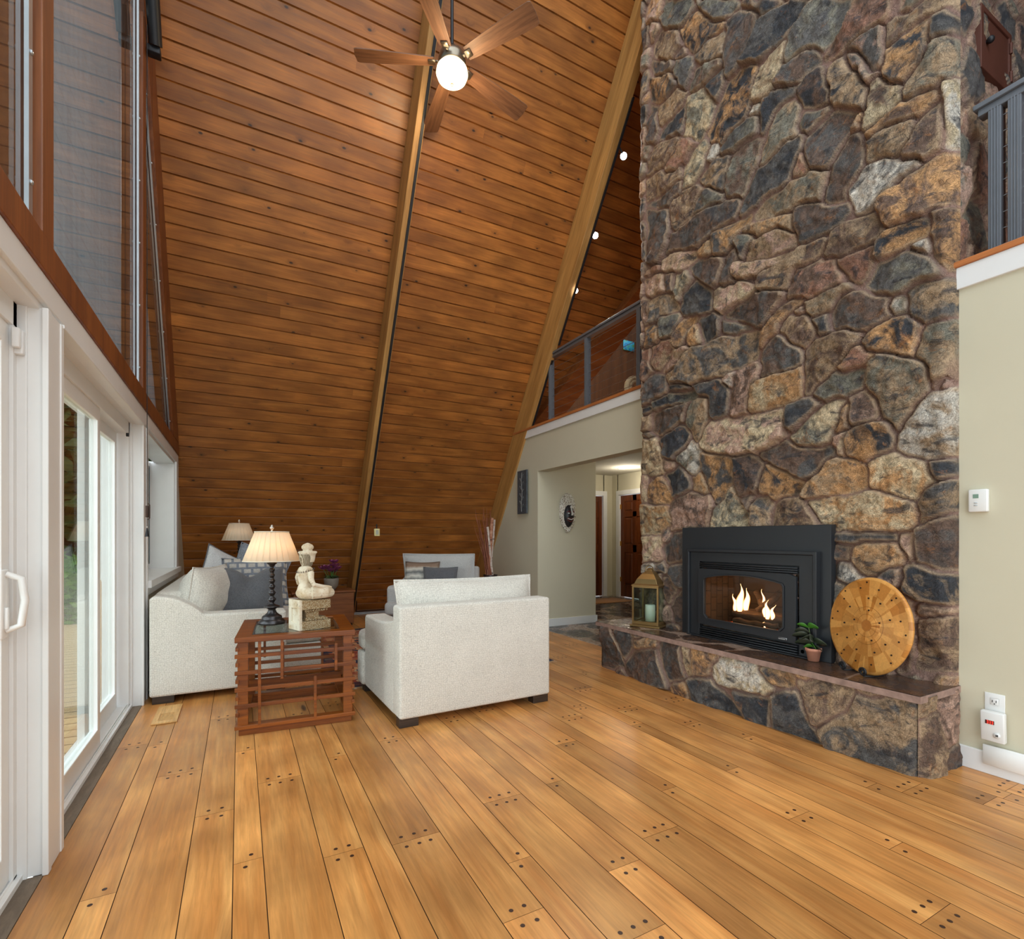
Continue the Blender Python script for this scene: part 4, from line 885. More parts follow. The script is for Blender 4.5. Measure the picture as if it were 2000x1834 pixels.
# door with arched opening
def arch(y0, y1, z0, zs, rise, n=14, c=.03):
    out = [(y0+c, z0), (y1-c, z0), (y1, z0+c), (y1, zs-c*.6)]
    for k in range(n+1):
        a = k/n; y = y1-.012+(y0-y1+.024)*a; out.append((y, zs+rise*(1-(2*a-1)**2)))
    return out+[(y0, zs-c*.6), (y0, z0+c)]
inn = arch(2.065, 2.715, .545, .86, .035); N_ = len(inn)
def outer_for(inn, y0, y1, z0, z1):
    cy, cz = (y0+y1)/2, (z0+z1)/2; out = []
    for (y, z) in inn:
        dy, dz = y-cy, z-cz; s1 = ((y1-y0)/2)/abs(dy) if dy else 9e9; s2 = ((z1-z0)/2)/abs(dz) if dz else 9e9; s_ = min(s1, s2); out.append((cy+dy*s_, cz+dz*s_))
    return out
m = MB(); m.ring(outer_for(inn, 1.99, 2.765, .485, .922), inn, 'x', 3.078, 3.10)
cy, cz = 2.39, .71
inn2 = [(cy+(y-cy)*.965, cz+(z-cz)*.95) for y, z in inn]
m.ring(inn, inn2, 'x', 3.070, 3.095); dr = L(m, 'glass_door', FB, bevel=.002)
m = MB(); m.prism(inn2, 'x', 3.088, 3.092); gl = L(m, 'glass', glass_mat('stove_glass', (.9, .86, .8, 1), 1.35), dr)
m = MB(); m.rbox(3.070, 3.080, 2.045, 2.105, .497, .513, .003, 1); L(m, 'name_plate', plain('plate_metal', srgb(150, 150, 150), .4, .6))
m = MB(); m.box(3.066, 3.071, 2.05, 2.10, .500, .510)
for k in range(9): m.box(3.0645, 3.0665, 2.053+k*.0052, 2.0562+k*.0052, .5015, .508, 1)
L(m, 'plate_face', [FB, plain('plate_letters', srgb(190, 190, 190), .4, .5)])
m = MB(); m.tube([(3.12, 1.96, .442), (3.10, 1.96, .442)], .012, 12); L(m, 'control_knob', BLACKM)
# firebox
fbm_ = MT('firebox_brick', srgb(96, 70, 50), .9); bk = fbm_.n('TexBrick', Vector=fbm_.mapv((1, 1, 1), rot=(PI/2, 0, PI/2)), Scale=5, Color1=srgb(96, 72, 54), Color2=srgb(80, 60, 46), Mortar=srgb(60, 46, 36)); fbm_.base(bk.outputs['Color'])
m = MB(); y0, y1, z0, z1, xa, xb = 2.045, 2.735, .50, .925, 3.11, 3.46
m.add([(xa, y0, z0), (xa, y1, z0), (xb, y1-.08, z0), (xb, y0+.08, z0), (xa, y0, z1), (xa, y1, z1), (xb, y1-.08, z1), (xb, y0+.08, z1)], [(0, 1, 2, 3), (4, 7, 6, 5), (3, 2, 6, 7), (0, 3, 7, 4), (1, 5, 6, 2)])
L(m, 'firebox', fbm_.m)
LOG = MT('charred_log', srgb(84, 58, 40), .9); lv = LOG.obj(); LOG.base(LOG.ramp(LOG.noise(LOG.mapv((8, 1.5, 8)), 5, 6, .7), [(.35, srgb(30, 24, 20)), (.55, srgb(64, 46, 34)), (.75, srgb(124, 96, 70))])); LOG.bump(LOG.noise(LOG.mapv((8, 1.5, 8)), 8, 5), 1, .01)
def log(p0, p1, r, seed):
    rr = random.Random(seed); p0, p1 = Vector(p0), Vector(p1); pts = [p0+(p1-p0)*k/8+Vector((rr.uniform(-.006, .006), 0, rr.uniform(-.006, .006))) for k in range(9)]
    m = MB(); m.tube(pts, [r*rr.uniform(.85, 1.1) for _ in pts], 10); return m
for i, (a, b_, r) in enumerate([((3.2, 2.12, .585), (3.22, 2.55, .60), .036), ((3.28, 2.10, .60), (3.3, 2.60, .61), .04), ((3.16, 2.16, .56), (3.15, 2.5, .553), .022), ((3.24, 2.30, .63), (3.30, 2.42, .76), .028), ((3.22, 2.36, .64), (3.30, 2.24, .77), .024)]):
    L(log(a, b_, r, i), 'log', LOG.m)
em = MT('embers', (.1, .02, 0, 1), .9); ev = em.noise(em.obj(), 60, 3); em.set(em.b.inputs['Emission Color'], srgb(255, 90, 20)); em.set(em.b.inputs['Emission Strength'], em.ramp(ev, [(.55, g(0)), (.62, g(1))])); em.b.inputs['Emission Strength'].default_value = 3
m = MB(); rr = random.Random(4)
for k in range(60): m.ell((3.14+rr.random()*.12, 2.10+rr.random()*.5, .523+rr.random()*.014), (.012, .015, .01), 6)
L(m, 'ember_bed', em.m)['kind'] = 'stuff'
fm = bpy.data.materials.new('flame'); fm.use_nodes = True; nt = fm.node_tree; nt.nodes.clear(); o_ = nt.nodes.new('ShaderNodeOutputMaterial'); e_ = nt.nodes.new('ShaderNodeEmission'); tr = nt.nodes.new('ShaderNodeBsdfTransparent'); mx = nt.nodes.new('ShaderNodeMixShader')
ly = nt.nodes.new('ShaderNodeLayerWeight'); ly.inputs[0].default_value = .45; rmp = nt.nodes.new('ShaderNodeValToRGB'); nt.links.new(ly.outputs['Facing'], rmp.inputs[0])
rmp.color_ramp.elements[0].color = (1, .78, .42, 1); rmp.color_ramp.elements[1].color = (1, .22, .02, 1); rmp.color_ramp.elements[1].position = .75; nt.links.new(rmp.outputs[0], e_.inputs[0]); e_.inputs[1].default_value = 3.2
pw = nt.nodes.new('ShaderNodeMath'); pw.operation = 'POWER'; pw.inputs[1].default_value = 1.6; nt.links.new(ly.outputs['Facing'], pw.inputs[0]); nt.links.new(pw.outputs[0], mx.inputs[0]); nt.links.new(e_.outputs[0], mx.inputs[1]); nt.links.new(tr.outputs[0], mx.inputs[2]); nt.links.new(mx.outputs[0], o_.inputs[0])
def flame(y, x, z, h, w, lean, seed):
    rr = random.Random(seed); m = MB(); pts = []; rs = []
    for k in range(12):
        a = k/11; pts.append((x, y+lean*a*a+math.sin(a*7+seed)*.008*a*2, z+h*a)); rs.append(max(.001, w*(math.sin(PI*min(1, a*.9+.15))**.8)*(1-a)**.55))
    m.tube(pts, rs, 12, cap=False); return m
fl = [(2.49, 3.2, .62, .20, .034, -.015), (2.455, 3.22, .63, .16, .028, -.02), (2.53, 3.2, .62, .12, .02, .012), (2.25, 3.17, .60, .13, .022, 0), (2.22, 3.18, .60, .10, .018, -.01), (2.275, 3.18, .61, .09, .016, .01), (2.12, 3.19, .60, .18, .027, -.012), (2.10, 3.21, .62, .10, .012, .0), (2.34, 3.25, .66, .13, .012, 0), (2.26, 3.15, .53, .05, .008, 0)]
for i, f in enumerate(fl): L(flame(*f, i), 'flame', fm)
light('fire_glow', 'POINT', (3.17, 2.36, .72), .7, (1, .55, .22), .06)
# ---------------------------------------------------------------- things on the hearth
BRASS = plain('aged_brass', srgb(150, 122, 78), .32, .75, .08)
ln = thing('lantern', 'brass glass-sided lantern with a candle at the left end of the hearth', 'lantern', (3.10, 3.30, ZH), math.radians(25))
S_ = .108; HB = .345
m = MB(); m.box(-S_-.022, S_+.022, -S_-.022, S_+.022, .002, .02); m.box(-S_-.008, S_+.008, -S_-.008, S_+.008, .02, .04); m.build('base', BRASS, ln, bevel=.004)
m = MB()
for a in (-1, 1):
    for c in (-1, 1): m.box(a*S_-.007, a*S_+.007, c*S_-.007, c*S_+.007, .04, HB)
for z in (.042, HB-.008):
    for a in (-1, 1): m.box(-S_, S_, a*S_-.005, a*S_+.005, z-.005, z+.008); m.box(a*S_-.005, a*S_+.005, -S_, S_, z-.005, z+.008)
m.build('frame', BRASS, ln, bevel=.001)
m = MB(); pr = [(S_+.012, HB), (S_+.012, HB+.008), (S_*.93, HB+.02), (S_*.78, HB+.06), (S_*.5, HB+.10), (.026, HB+.125), (.02, HB+.135), (.024, HB+.14), (.012, HB+.15)]
vs = []
for (r, z) in pr: vs += [(-r, -r, z), (r, -r, z), (r, r, z), (-r, r, z)]
m.add(vs, [(i*4+k, i*4+(k+1) % 4, i*4+4+(k+1) % 4, i*4+4+k) for i in range(len(pr)-1) for k in range(4)]+[(0, 3, 2, 1), (len(vs)-4, len(vs)-3, len(vs)-2, len(vs)-1)]); m.build('roof', BRASS, ln, bevel=.002)
m = MB(); m.tube([(.034*math.cos(q)-.016, .0-.02*math.cos(q), HB+.135+.034*math.sin(q)) for q in [2*PI*k/20 for k in range(21)]], .004, 8); m.build('ring_handle', BRASS, ln)
m = MB()
for a in (-1, 1): m.box(-S_+.007, S_-.007, a*S_-.001, a*S_+.001, .05, HB-.01); m.box(a*S_-.001, a*S_+.001, -S_+.007, S_-.007, .05, HB-.01)
m.build('glass', TGLASS, ln)
wax = MT('wax', srgb(236, 232, 218), .5); wax.b.inputs['Subsurface Weight'].default_value = .3
cd = MB(); cd.lathe([(.0, .041), (.042, .041), (.042, .18), (.035, .184), (.0, .178)], n=20); cd.tube([(0, 0, .178), (.001, 0, .194)], .001, 5)
o = cd.build('candle', wax.m); o.location = (3.10, 3.30, ZH); tag(o, 'thick white pillar candle inside the brass lantern', 'candle')
# plant
pt = thing('potted_plant', 'small broad-leaved plant in a terracotta pot on the hearth beside the wooden disc', 'plant', (3.09, 1.885, ZH))
TC = plain('terracotta', srgb(206, 140, 112), .8, 0, .15, 12, .2)
m = MB(); m.lathe([(.0, .003), (.030, .003), (.041, .062), (.045, .063), (.0455, .080), (.039, .080), (.037, .066), (0, .064)], n=28); m.build('pot', TC, pt)
m = MB(); m.lathe([(0, .070), (.036, .069)], n=20); m.build('soil', plain('soil', srgb(40, 30, 26), .9, bump=.6), pt)
PL = MT('rubber_leaf', srgb(44, 78, 50), .3); PL.base(PL.mix(PL.noise(PL.obj(), 20, 3), srgb(36, 66, 44), srgb(70, 60, 52)))
PLY = plain('young_leaf', srgb(70, 130, 44), .35)
m = MB(); m.tube([(0, 0, .06), (.002, .004, .11), (-.004, .02, .17), (-.006, .03, .215)], [.004, .0035, .003, .002], 6); m.build('stem', plain('plant_stem', srgb(90, 110, 60), .6), pt)
def leaf(base, dirn, ln_, w, droop, mat, par, name='leaf'):
    base = Vector(base); d = Vector(dirn).normalized(); s_ = d.cross(Vector((0, 0, 1))).normalized(); s_ = Matrix.Rotation(.9*(1 if d.y > 0 else -1)+.3*d.x, 3, d) @ s_; vs = []; fs = []; n = 8
    for k in range(n+1):
        a = k/n; c = base+d*ln_*a+Vector((0, 0, -droop*ln_*a*a)); ww = w*math.sin(PI*min(1, a*.97+.02))**.8
        vs += [c-s_*ww+Vector((0, 0, .12*ww)), c-Vector((0, 0, .1*ww)), c+s_*ww+Vector((0, 0, .12*ww))]
    for k in range(n): fs += [(3*k, 3*k+1, 3*k+4, 3*k+3), (3*k+1, 3*k+2, 3*k+5, 3*k+4)]
    m = MB(); m.add(vs, fs, 0, True); o = m.build(name, mat, par, fixn=False); md = o.modifiers.new('thickness', 'SOLIDIFY'); md.thickness = .0012; return o
for (b_, d_, l_, w_, dr_, mt_) in [((0, .0, .10), (-.3, .9, .35), .11, .02, .35, PL.m), ((0, 0, .11), (-.2, -.9, .35), .10, .018, .25, PL.m), ((0, .0, .13), (-.6, .5, .5), .10, .02, .6, PL.m), ((0, .0, .13), (-.7, -.2, .55), .085, .02, .5, PL.m), ((-.004, .02, .17), (-.1, .95, .2), .095, .017, .25, PL.m), ((-.004, .03, .2), (-.3, .8, .4), .07, .012, .2, PLY.m if hasattr(PLY, 'm') else PLY), ((-.004, .03, .2), (-.2, -.8, .45), .085, .014, .3, PLY), ((0, .02, .15), (-.5, .8, .1), .10, .018, .15, PL.m), ((0, 0, .085), (-.5, -.5, .3), .05, .015, .3, PLY), ((0, 0, .09), (-.4, -.8, .1), .09, .008, .2, PL.m), ((0, 0, .085), (-.3, .8, .3), .06, .012, .5, PLY)]:
    leaf(b_, d_, l_, w_*1.9, dr_, mt_, pt)
# wooden disc on a wrought stand, leaning on the stones
DC = thing('wooden_disc', 'large round patchwork wooden disc dotted with small dark pegs leaning on the chimney', 'wall art', (3.025, 1.565, ZH-.004), math.radians(-19))
pc = MT('patchwork_wood', srgb(200, 140, 70), .35); v = pc.obj(); se = pc.n('SeparateXYZ', Vector=v)
rr_ = pc.math('SQRT', pc.math('ADD', pc.math('POWER', se.outputs[1], 2), pc.math('POWER', se.outputs[2], 2))); an = pc.math('ARCTAN2', se.outputs[1], se.outputs[2])
nv_ = pc.n('CombineXYZ', X=pc.math('FLOOR', pc.math('MULTIPLY', rr_, 12)), Y=pc.math('MULTIPLY', an, 3.2), Z=0).outputs[0]
vo = pc.n('TexVoronoi', Vector=nv_, Scale=1.4); tone = pc.n('SeparateColor', Color=vo.outputs['Color']).outputs[0]
vo2 = pc.n('TexVoronoi', Vector=pc.n('CombineXYZ', X=pc.math('MULTIPLY', rr_, 22), Y=pc.math('MULTIPLY', an, 2.2), Z=0).outputs[0], Scale=1); tone2 = pc.n('SeparateColor', Color=vo2.outputs['Color']).outputs[1]
c = pc.mix(tone, srgb(224, 164, 88), srgb(178, 112, 44)); c = pc.mix(.55, c, pc.ramp(tone2, [(0, g(.72)), (1, g(1.2))]), 'MULTIPLY')
ringm = pc.ramp(rr_, [(.030, g(0)), (.032, g(1))]); c = pc.mix(pc.ramp(rr_, [(.028, g(1)), (.031, g(0))]), c, srgb(176, 112, 48)); c = pc.mix(.3, c, pc.ramp(pc.noise(pc.mapv((1, 3, 3)), 40, 4), [(.3, g(.7)), (.7, g(1.2))]), 'MULTIPLY')
for q in (.031, .062, .102):
    l_ = pc.math('LESS_THAN', pc.math('ABSOLUTE', pc.math('SUBTRACT', rr_, q)), .0012); c = pc.mix(pc.math('MULTIPLY', l_, .6), c, srgb(110, 62, 26))
pc.base(c)
RD = .262
m = MB(); pr = [(0, -.012), (.03, -.014), (.10, -.012), (.104, -.010), (RD-.012, -.014), (RD, -.010), (RD+.004, .0), (RD-.002, .012), (0, .012)]
vs = []; n = 64
for (r, x) in pr:
    for k in range(n): q = 2*PI*k/n; vs.append((x, r*math.cos(q), r*math.sin(q)))
m.add(vs, [(i*n+k, i*n+(k+1) % n, (i+1)*n+(k+1) % n, (i+1)*n+k) for i in range(len(pr)-1) for k in range(n)], 0, True)
ld = m.build('disc', pc.m, DC); tilt = math.radians(6); ld.rotation_euler = (0, tilt, 0); ld.location = (math.sin(tilt)*RD, 0, RD*math.cos(tilt)+.012)
rr = random.Random(3); PEGM = plain('dark_peg', srgb(34, 22, 20), .4)
for (r_, n_, ph) in ((.085, 5, .3), (.15, 9, .1), (.21, 12, .4), (.238, 8, .9)):
    for k in range(n_):
        q = 2*PI*(k+ph+rr.uniform(-.2, .2))/n_; y, z = r_*math.cos(q), r_*math.sin(q); m = MB(); m.tube([(-.010, y, z), (-.0165, y, z)], .0045, 8); pg = m.build('peg', PEGM, DC); pg.rotation_euler = ld.rotation_euler; pg.location = ld.location
es = thing('display_easel', 'black wrought iron easel with two scrolled feet holding the wooden disc', 'easel', (3.005, 1.585, ZH), math.radians(-19))
for s_ in (-1, 1):
    m = MB(); y = s_*.068; pts = [(-.035+.0*k, y+.024*math.cos(k*.5)*(1-k/27), .032+.024*math.sin(k*.5)*(1-k/27)) for k in range(22)][::-1]
    m.tube(pts, .0052, 8); m.tube([pts[-1], (-.03, y, .010), (.03, y, .006), (.105, y*.8, .006)], .0045, 8); m.tube([(.10, y*.8, .006), (.125, y*.3, .30)], .0045, 8); m.build('scroll_leg', BLACKM, es)
m = MB(); m.tube([(.08, -.06, .008), (.08, .06, .008)], .004, 8); m.build('cross_bar', BLACKM, es)
m = MB(); m.tube([(.112, -.042, .15), (.112, .042, .15)], .004, 8); m.build('cross_bar', BLACKM, es)
# iron clean-out door
cd_ = thing('iron_access_door', 'small rust-brown iron access door high on the side of the chimney', 'access door', (3.66, 1.238, 3.82))
IR = plain('rusty_iron', srgb(92, 54, 42), .6, .3, .15)
m = MB(); m.ring([(-.19, -.17), (.19, -.17), (.19, .17), (-.19, .17)], [(-.16, -.14), (.16, -.14), (.16, .14), (-.16, .14)], 'y', -.02, .03); m.build('frame', IR, cd_, bevel=.003)
m = MB(); m.box(-.158, .158, -.012, .02, -.138, .138); m.build('door', IR, cd_)
m = MB(); m.ell((-.11, -.03, 0), (.018, .018, .018), 12); m.tube([(-.11, -.01, 0), (-.11, -.03, 0)], .008, 8); m.build('knob', BLACKM, cd_)
m = MB()
for z in (-.08, .08): m.tube([(.165, -.024, z-.03), (.165, -.024, z+.03)], .008, 8)
m.build('hinge', IR, cd_)
# ---------------------------------------------------------------- wall fittings on the right
wp = plain('switch_plastic', srgb(232, 233, 230), .35, var=.01)
t = thing('thermostat', 'white wall thermostat with a small green-grey screen on the olive wall', 'thermostat', (3.24, 1.146, 1.335))
m = MB(); m.rbox(-.026, 0, -.040, .036, -.056, .056, .006); m.build('body', wp, t)
m = MB(); m.box(-.0275, -.025, -.006, .016, .012, .032); m.build('screen', plain('lcd', srgb(120, 150, 132), .3), t)
m = MB(); m.rbox(-.029, -.025, -.002, .012, -.014, -.008, .001, 1); m.rbox(-.029, -.025, -.002, .012, -.026, -.020, .001, 1); m.build('button', plain('grey_button', srgb(180, 186, 188), .5), t)
t = thing('wall_outlet', 'white power outlet low on the olive wall, behind the plug-in alarm', 'outlet', (3.24, 1.086, .335))
m = MB(); m.rbox(-.006, 0, -.038, .038, -.06, .06, .002); m.build('cover_plate', wp, t)
m = MB(); m.rbox(-.009, -.005, -.017, .017, .004, .038, .002, 1); m.build('socket', wp, t)
m = MB(); m.box(-.0095, -.008, -.008, -.005, .017, .028); m.box(-.0095, -.008, .006, .009, .017, .028); m.box(-.0095, -.008, -.002, .002, .008, .013); m.build('slot', BLACKM, t)
t = thing('gas_alarm', 'white plug-in alarm with a red digital display below the outlet', 'alarm', (3.24, 1.086, .245))
m = MB(); m.rbox(-.045, -.012, -.048, .042, -.075, .070, .006); m.rbox(-.012, -.0, -.02, .02, -.04, .04, .004); m.xf(Matrix.Rotation(-.06, 4, 'Y')); m.build('body', wp, t)
m = MB(); m.box(-.0475, -.044, -.012, .022, .008, .026); m.build('display_window', plain('alarm_window', srgb(70, 16, 20), .2), t)
m = MB()
for k in range(3):
    y = -.006+k*.009
    for z in (.0105, .017, .0235): m.box(-.0485, -.0474, y-.002, y+.003, z-.0008, z+.0008)
    m.box(-.0485, -.0474, y-.0025, y-.0015, .011, .023)
m.build('digits', emis('red_digits', (1, .05, .03, 1), 1.5), t)
m = MB(); m.lathe([(0, 0), (.014, 0), (.014, .003), (0, .003)], n=20); m.xf(Matrix.Translation((-.045, -.022, -.04)) @ Matrix.Rotation(-PI/2, 4, 'Y')); m.build('test_button', wp, t)
m = MB(); m.box(-.0495, -.048, -.027, -.024, -.045, -.035); m.box(-.0495, -.048, -.021, -.018, -.045, -.035); m.add([(-.0492, -.026, -.036), (-.0492, -.023, -.036), (-.0492, -.019, -.044), (-.0492, -.022, -.044)], [(0, 1, 2, 3)]); m.build('mark', BLACKM, t)
m = MB(); m.rbox(-.034, -.018, .965-1.06, 1.122-1.06, -.045, .05, .002, 1); o = m.build('wall_vent', wp); o.location = (3.24, 1.06, .095); tag(o, 'blank white cover box over the baseboard below the plug-in alarm', 'cover')
# ---------------------------------------------------------------- ceiling fan
FC = Vector((1.47, 3.75, 4.87))
fan = thing('ceiling_fan', 'five-bladed wooden ceiling fan with a glowing white globe on a long rod', 'ceiling fan', FC)
NICK = plain('brushed_nickel', srgb(150, 140, 124), .28, .9)
m = MB(); m.tube([(0, 0, .10), (0, 0, roofz if False else 1.50)], .013, 12); m.build('down_rod', BLACKM, fan)
m = MB(); m.lathe([(.013, .13), (.025, .13), (.03, .10), (.028, .07)], n=20); m.tube([(.02, 0, .12), (.05, 0, .15)], .006, 6); m.build('rod_collar', BLACKM, fan)
m = MB(); m.lathe([(.02, .075), (.07, .07), (.10, .05), (.108, .02), (.108, -.02), (.095, -.035), (.0, -.036)], n=32); m.build('motor_housing', NICK, fan)
FBW = wood('fan_blade_wood', srgb(138, 98, 72), srgb(100, 68, 50), .5, 3, 'x', .1)
for k in range(5):
    a = math.radians(157-72*k); Rm = Matrix.Rotation(a, 4, 'Z') @ Matrix.Rotation(math.radians(-13), 4, 'X')
    m = MB(); out = [(.14, -.05), (.20, -.056), (.60, -.08), (.72, -.082), (.738, -.074), (.745, .0), (.738, .068), (.72, .076), (.60, .074), (.20, .052), (.14, .046)]
    m.prism(out, 'z', -.003, .005); bl = m.build('blade', FBW, fan, bevel=.0015); bl.matrix_local = Rm
    m = MB(); m.rbox(.085, .135, -.012, .012, -.006, .004, .003, 1); m.rbox(.13, .185, -.028, .028, -.011, -.003, .003, 1); m.build('blade_bracket', NICK, bl)
m = MB(); m.lathe([(.0, -.168), (.035, -.165), (.08, -.150), (.112, -.122), (.124, -.09), (.118, -.058), (.10, -.036)], n=40)
o = m.build('globe', emis('lit_globe', (1, .80, .52, 1), 2.6), fan)
m = MB(); m.lathe([(0, -.18), (.010, -.178), (.012, -.168), (0, -.165)], n=12); m.build('finial', NICK, fan)
light('fan_lamp', 'POINT', (FC.x, FC.y, FC.z-.26), 14, (1, .74, .42), .1)
# ---------------------------------------------------------------- spotlights on the rafter
SPW = emis('spot_lens', (1, .97, .92, 1), 14)
spl = ['topmost of the three black spotlights on the rafter track', 'middle one of the three black spotlights on the rafter track', 'lowest of the three black spotlights on the rafter track']
for i, (Y, z) in enumerate([(4.10, 5.08), (4.574, 4.511), (4.958, 4.063)]):
    t = thing('spotlight', spl[i], 'spotlight', (3.49, Y, z), group='track spotlights')
    d = (Vector((0.2, .4, 1.2))-Vector((3.49, Y, z))).normalized(); q = d.to_track_quat('Z', 'Y').to_matrix().to_4x4()
    m = MB(); m.lathe([(0, -.09), (.03, -.088), (.036, -.06), (.038, .0), (.034, .0), (.03, -.015), (0, -.016)], n=20).xf(q); m.build('can', BLACKM, t)
    m = MB(); m.tube([(-.015, 0, .02), (-.02, .03, .09), (-.02, .06, .14)], .009, 8); m.build('arm', BLACKM, t)
    m = MB(); m.lathe([(0.0001, -.004), (.033, -.004)], n=20).xf(q); m.build('lens', SPW, t)
    light('spot_lamp', 'SPOT', Vector((3.49, Y, z))+d*.03, 40, (1, .93, .82), .03, rot=d.to_track_quat('-Z', 'Y').to_euler(), spot=1.3)
m = MB(); slope_beam(m, 3.425, 3.447, .36, .376, 3.5, 5.5); tag(m.build('light_track', BLACKM), 'black track running down the rafter with three spotlights', 'track')
# dimmer box on the first rafter
t = thing('dimmer_box', 'small cream box with a yellow rim on the lower end of the first rafter', 'switch', (1.47, 6.30, 1.22))
m = MB(); m.rbox(-.02, .045, -.035, -.005, -.045, .045, .004); m.build('body', plain('cream_plastic', srgb(226, 214, 150), .5), t)
m = MB(); m.box(-.004, .03, -.038, -.034, -.028, .028); m.build('face', plain('grey_face', srgb(172, 176, 160), .5), t)
m = MB(); m.tube([(.015, -.01, .04), (.012, -.012, .10)], .008, 8); m.build('cable_grip', BLACKM, t)
m = MB(); m.tube([(1.49, 7.53, .25), (1.50, 7.62, .10), (1.53, 7.80, .06), (1.62, 7.86, .052), (2.6, 7.865, .05)], .007, 8); tag(m.build('black_cable', BLACKM), 'black cable turning from the first rafter along the base of the plank slope', 'cable')
# roller shade on the rake, pull cord
t = thing('roller_shade', 'black roller shade tube fixed along the sloping top of the window wall', 'shade', (-.52, 4.36, 4.62))
dS = Vector((0, -1/SL, 1)).normalized()
m = MB(); m.tube([(0, 0, 0), dS*2.6], .042, 16); m.build('tube', BLACKM, t)
m = MB(); m.rbox(-.05, .03, -.02, .05, -.05, .0, .006).xf(Matrix.Translation(-dS*.01)); m.build('end_bracket', BLACKM, t)
t = thing('pull_cord', 'thin dark pull cord with a cleat and tassel hanging beside the window post', 'cord', (-.55, 4.22, 1.33))
m = MB(); m.tube([(0, 0, -.10), (0, 0, 3.3)], .0022, 6); m.build('cord', BLACKM, t)
m = MB(); m.rbox(-.008, .008, -.012, .012, -.04, .04, .004); m.tube([(.005, 0, -.055), (.014, 0, -.045), (.014, 0, .045), (.005, 0, .055)], .004, 6); m.build('cleat', plain('dark_bronze', srgb(64, 44, 34), .5, .4), t)
m = MB(); m.lathe([(.014, -.17), (.012, -.165), (.005, -.12), (.003, -.11)], n=12); m.build('tassel', BLACKM, t)
# floor register
t = thing('floor_register', 'pale wooden floor vent set in the boards in front of the sofa arm', 'vent', (-.41, 3.99, 0))
RW = wood('pale_register_wood', srgb(222, 176, 112), srgb(200, 150, 88), .4, 4, 'y')
m = MB(); m.ring([(-.068, -.19), (.068, -.19), (.068, .19), (-.068, .19)], [(-.038, -.14), (.038, -.14), (.038, .14), (-.038, .14)], 'z', .001, .010); m.build('frame', RW, t, bevel=.002)
m = MB(); m.box(-.045, .045, -.15, .15, .0008, .0018); m.build('slot_dark_plate', BLACKM, t)  # black plate paints the shade between the slats, no duct cut below
m = MB()
for k in range(22): m.box(-.038, .038, -.14+k*.0128, -.133+k*.0128, .001, .007)
m.box(-.038, .038, .01, .14, .004, .009)
m.build('slats', RW, t)
# ---------------------------------------------------------------- soft furnishing helpers
def pillow(w, h, t_, n=22, sag=.06, seed=0, crease=0):
    m = MB(); vs = []; fs = []; rr = seed
    for side in (1, -1):
        b = len(vs)
        for i in range(n+1):
            for j in range(n+1):
                u = -1+2*i/n; v = -1+2*j/n; e = max(0, (1-abs(u)**2.4))**.55*max(0, (1-abs(v)**2.4))**.55
                pu = u*(1-sag*(1-v*v)*abs(u)); pv = v*(1-sag*(1-u*u)*abs(v))
                z = side*t_/2*e
                z += side*e*.010*math.sin(u*7+rr+v*3)*math.sin(v*6+rr*2)
                if crease: z -= side*e*crease*math.exp(-((u*.8-(v-1)*.15)**2)/.02)*max(0, v+.1); pv -= .30*math.exp(-(u*u)/.10)*max(0, v)**2
                vs.append((pu*w/2, z, pv*h/2))
        for i in range(n):
            for j in range(n): fs.append((b+i*(n+1)+j, b+(i+1)*(n+1)+j, b+(i+1)*(n+1)+j+1, b+i*(n+1)+j+1))
    m.add(vs, fs, 0, True); return m
def piping(w, h, sag, r=.006, n=16):
    pts = []
    def P(u, v): return (u*(1-sag*(1-v*v)*abs(u))*w/2, 0, v*(1-sag*(1-u*u)*abs(v))*h/2)
    for k in range(n): pts.append(P(-1+2*k/n, -1))
    for k in range(n): pts.append(P(1, -1+2*k/n))
    for k in range(n): pts.append(P(1-2*k/n, 1))
    for k in range(n): pts.append(P(-1, 1-2*k/n))
    pts.append(pts[0]); m = MB(); m.tube(pts, r, 6, cap=False); return m
def weld(o):
    md = o.modifiers.new('weld', 'WELD'); md.merge_threshold = .0015; return o
def throw(name, label, w, h, t_, mat, loc, rot, crease=0, seed=0, group=None, sag=.07, pipe=None):
    t = thing(name, label, 'cushion', loc, group=group); t.rotation_euler = rot
    weld(pillow(w, h, t_, sag=sag, seed=seed, crease=crease).build('cover', mat, t))
    if not crease: piping(w, h, sag, .005).build('piping', pipe or mat, t)
    return t
LEGM = wood('dark_leg_wood', srgb(64, 50, 40), srgb(46, 36, 30), .4, 3, 'x')
# --- armchair seen from behind (local origin: back left foot, x right, y forward)
def slopearm(m, x0, x1, y0, y1, z0, zf, zb, r=.03):
    # arm with a top that climbs to the back in a curve; y0 = back, y1 = front
    prof = [(y1, z0), (y1, zf-.02), (y1-.02, zf)]
    n = 8
    for k in range(n+1):
        a = k/n; prof.append((y1-.06-(y1-y0-.06)*a, zf+(zb-zf)*a**3))
    prof.append((y0, z0)); m.prism(prof, 'x', x0, x1); return m
ac = thing('armchair', 'wide cream woven armchair seen from behind, standing right of the lattice table', 'armchair', (1.388, 3.03, 0), math.radians(1.5))
Wd = .54
def AC(m, name, mat=None, **k): return m.build(name, mat or LINEN, ac, **k)
m = MB(); m.rbox(-Wd, Wd, .0, .15, .055, .735, .018, 3); AC(m, 'back_panel')
m = MB(); m.rbox(-Wd+.01, Wd-.01, .14, .98, .055, .30, .015, 2); m.rbox(-Wd-.02, Wd+.02, .86, 1.02, .055, .30, .02, 2); AC(m, 'seat_base')
for s_ in (-1, 1):
    m = MB(); x0, x1 = sorted((s_*Wd, s_*(Wd-.15))); slopearm(m, x0, x1, .13, .86, .055, .585, .64); AC(m, 'arm', bevel=.02)
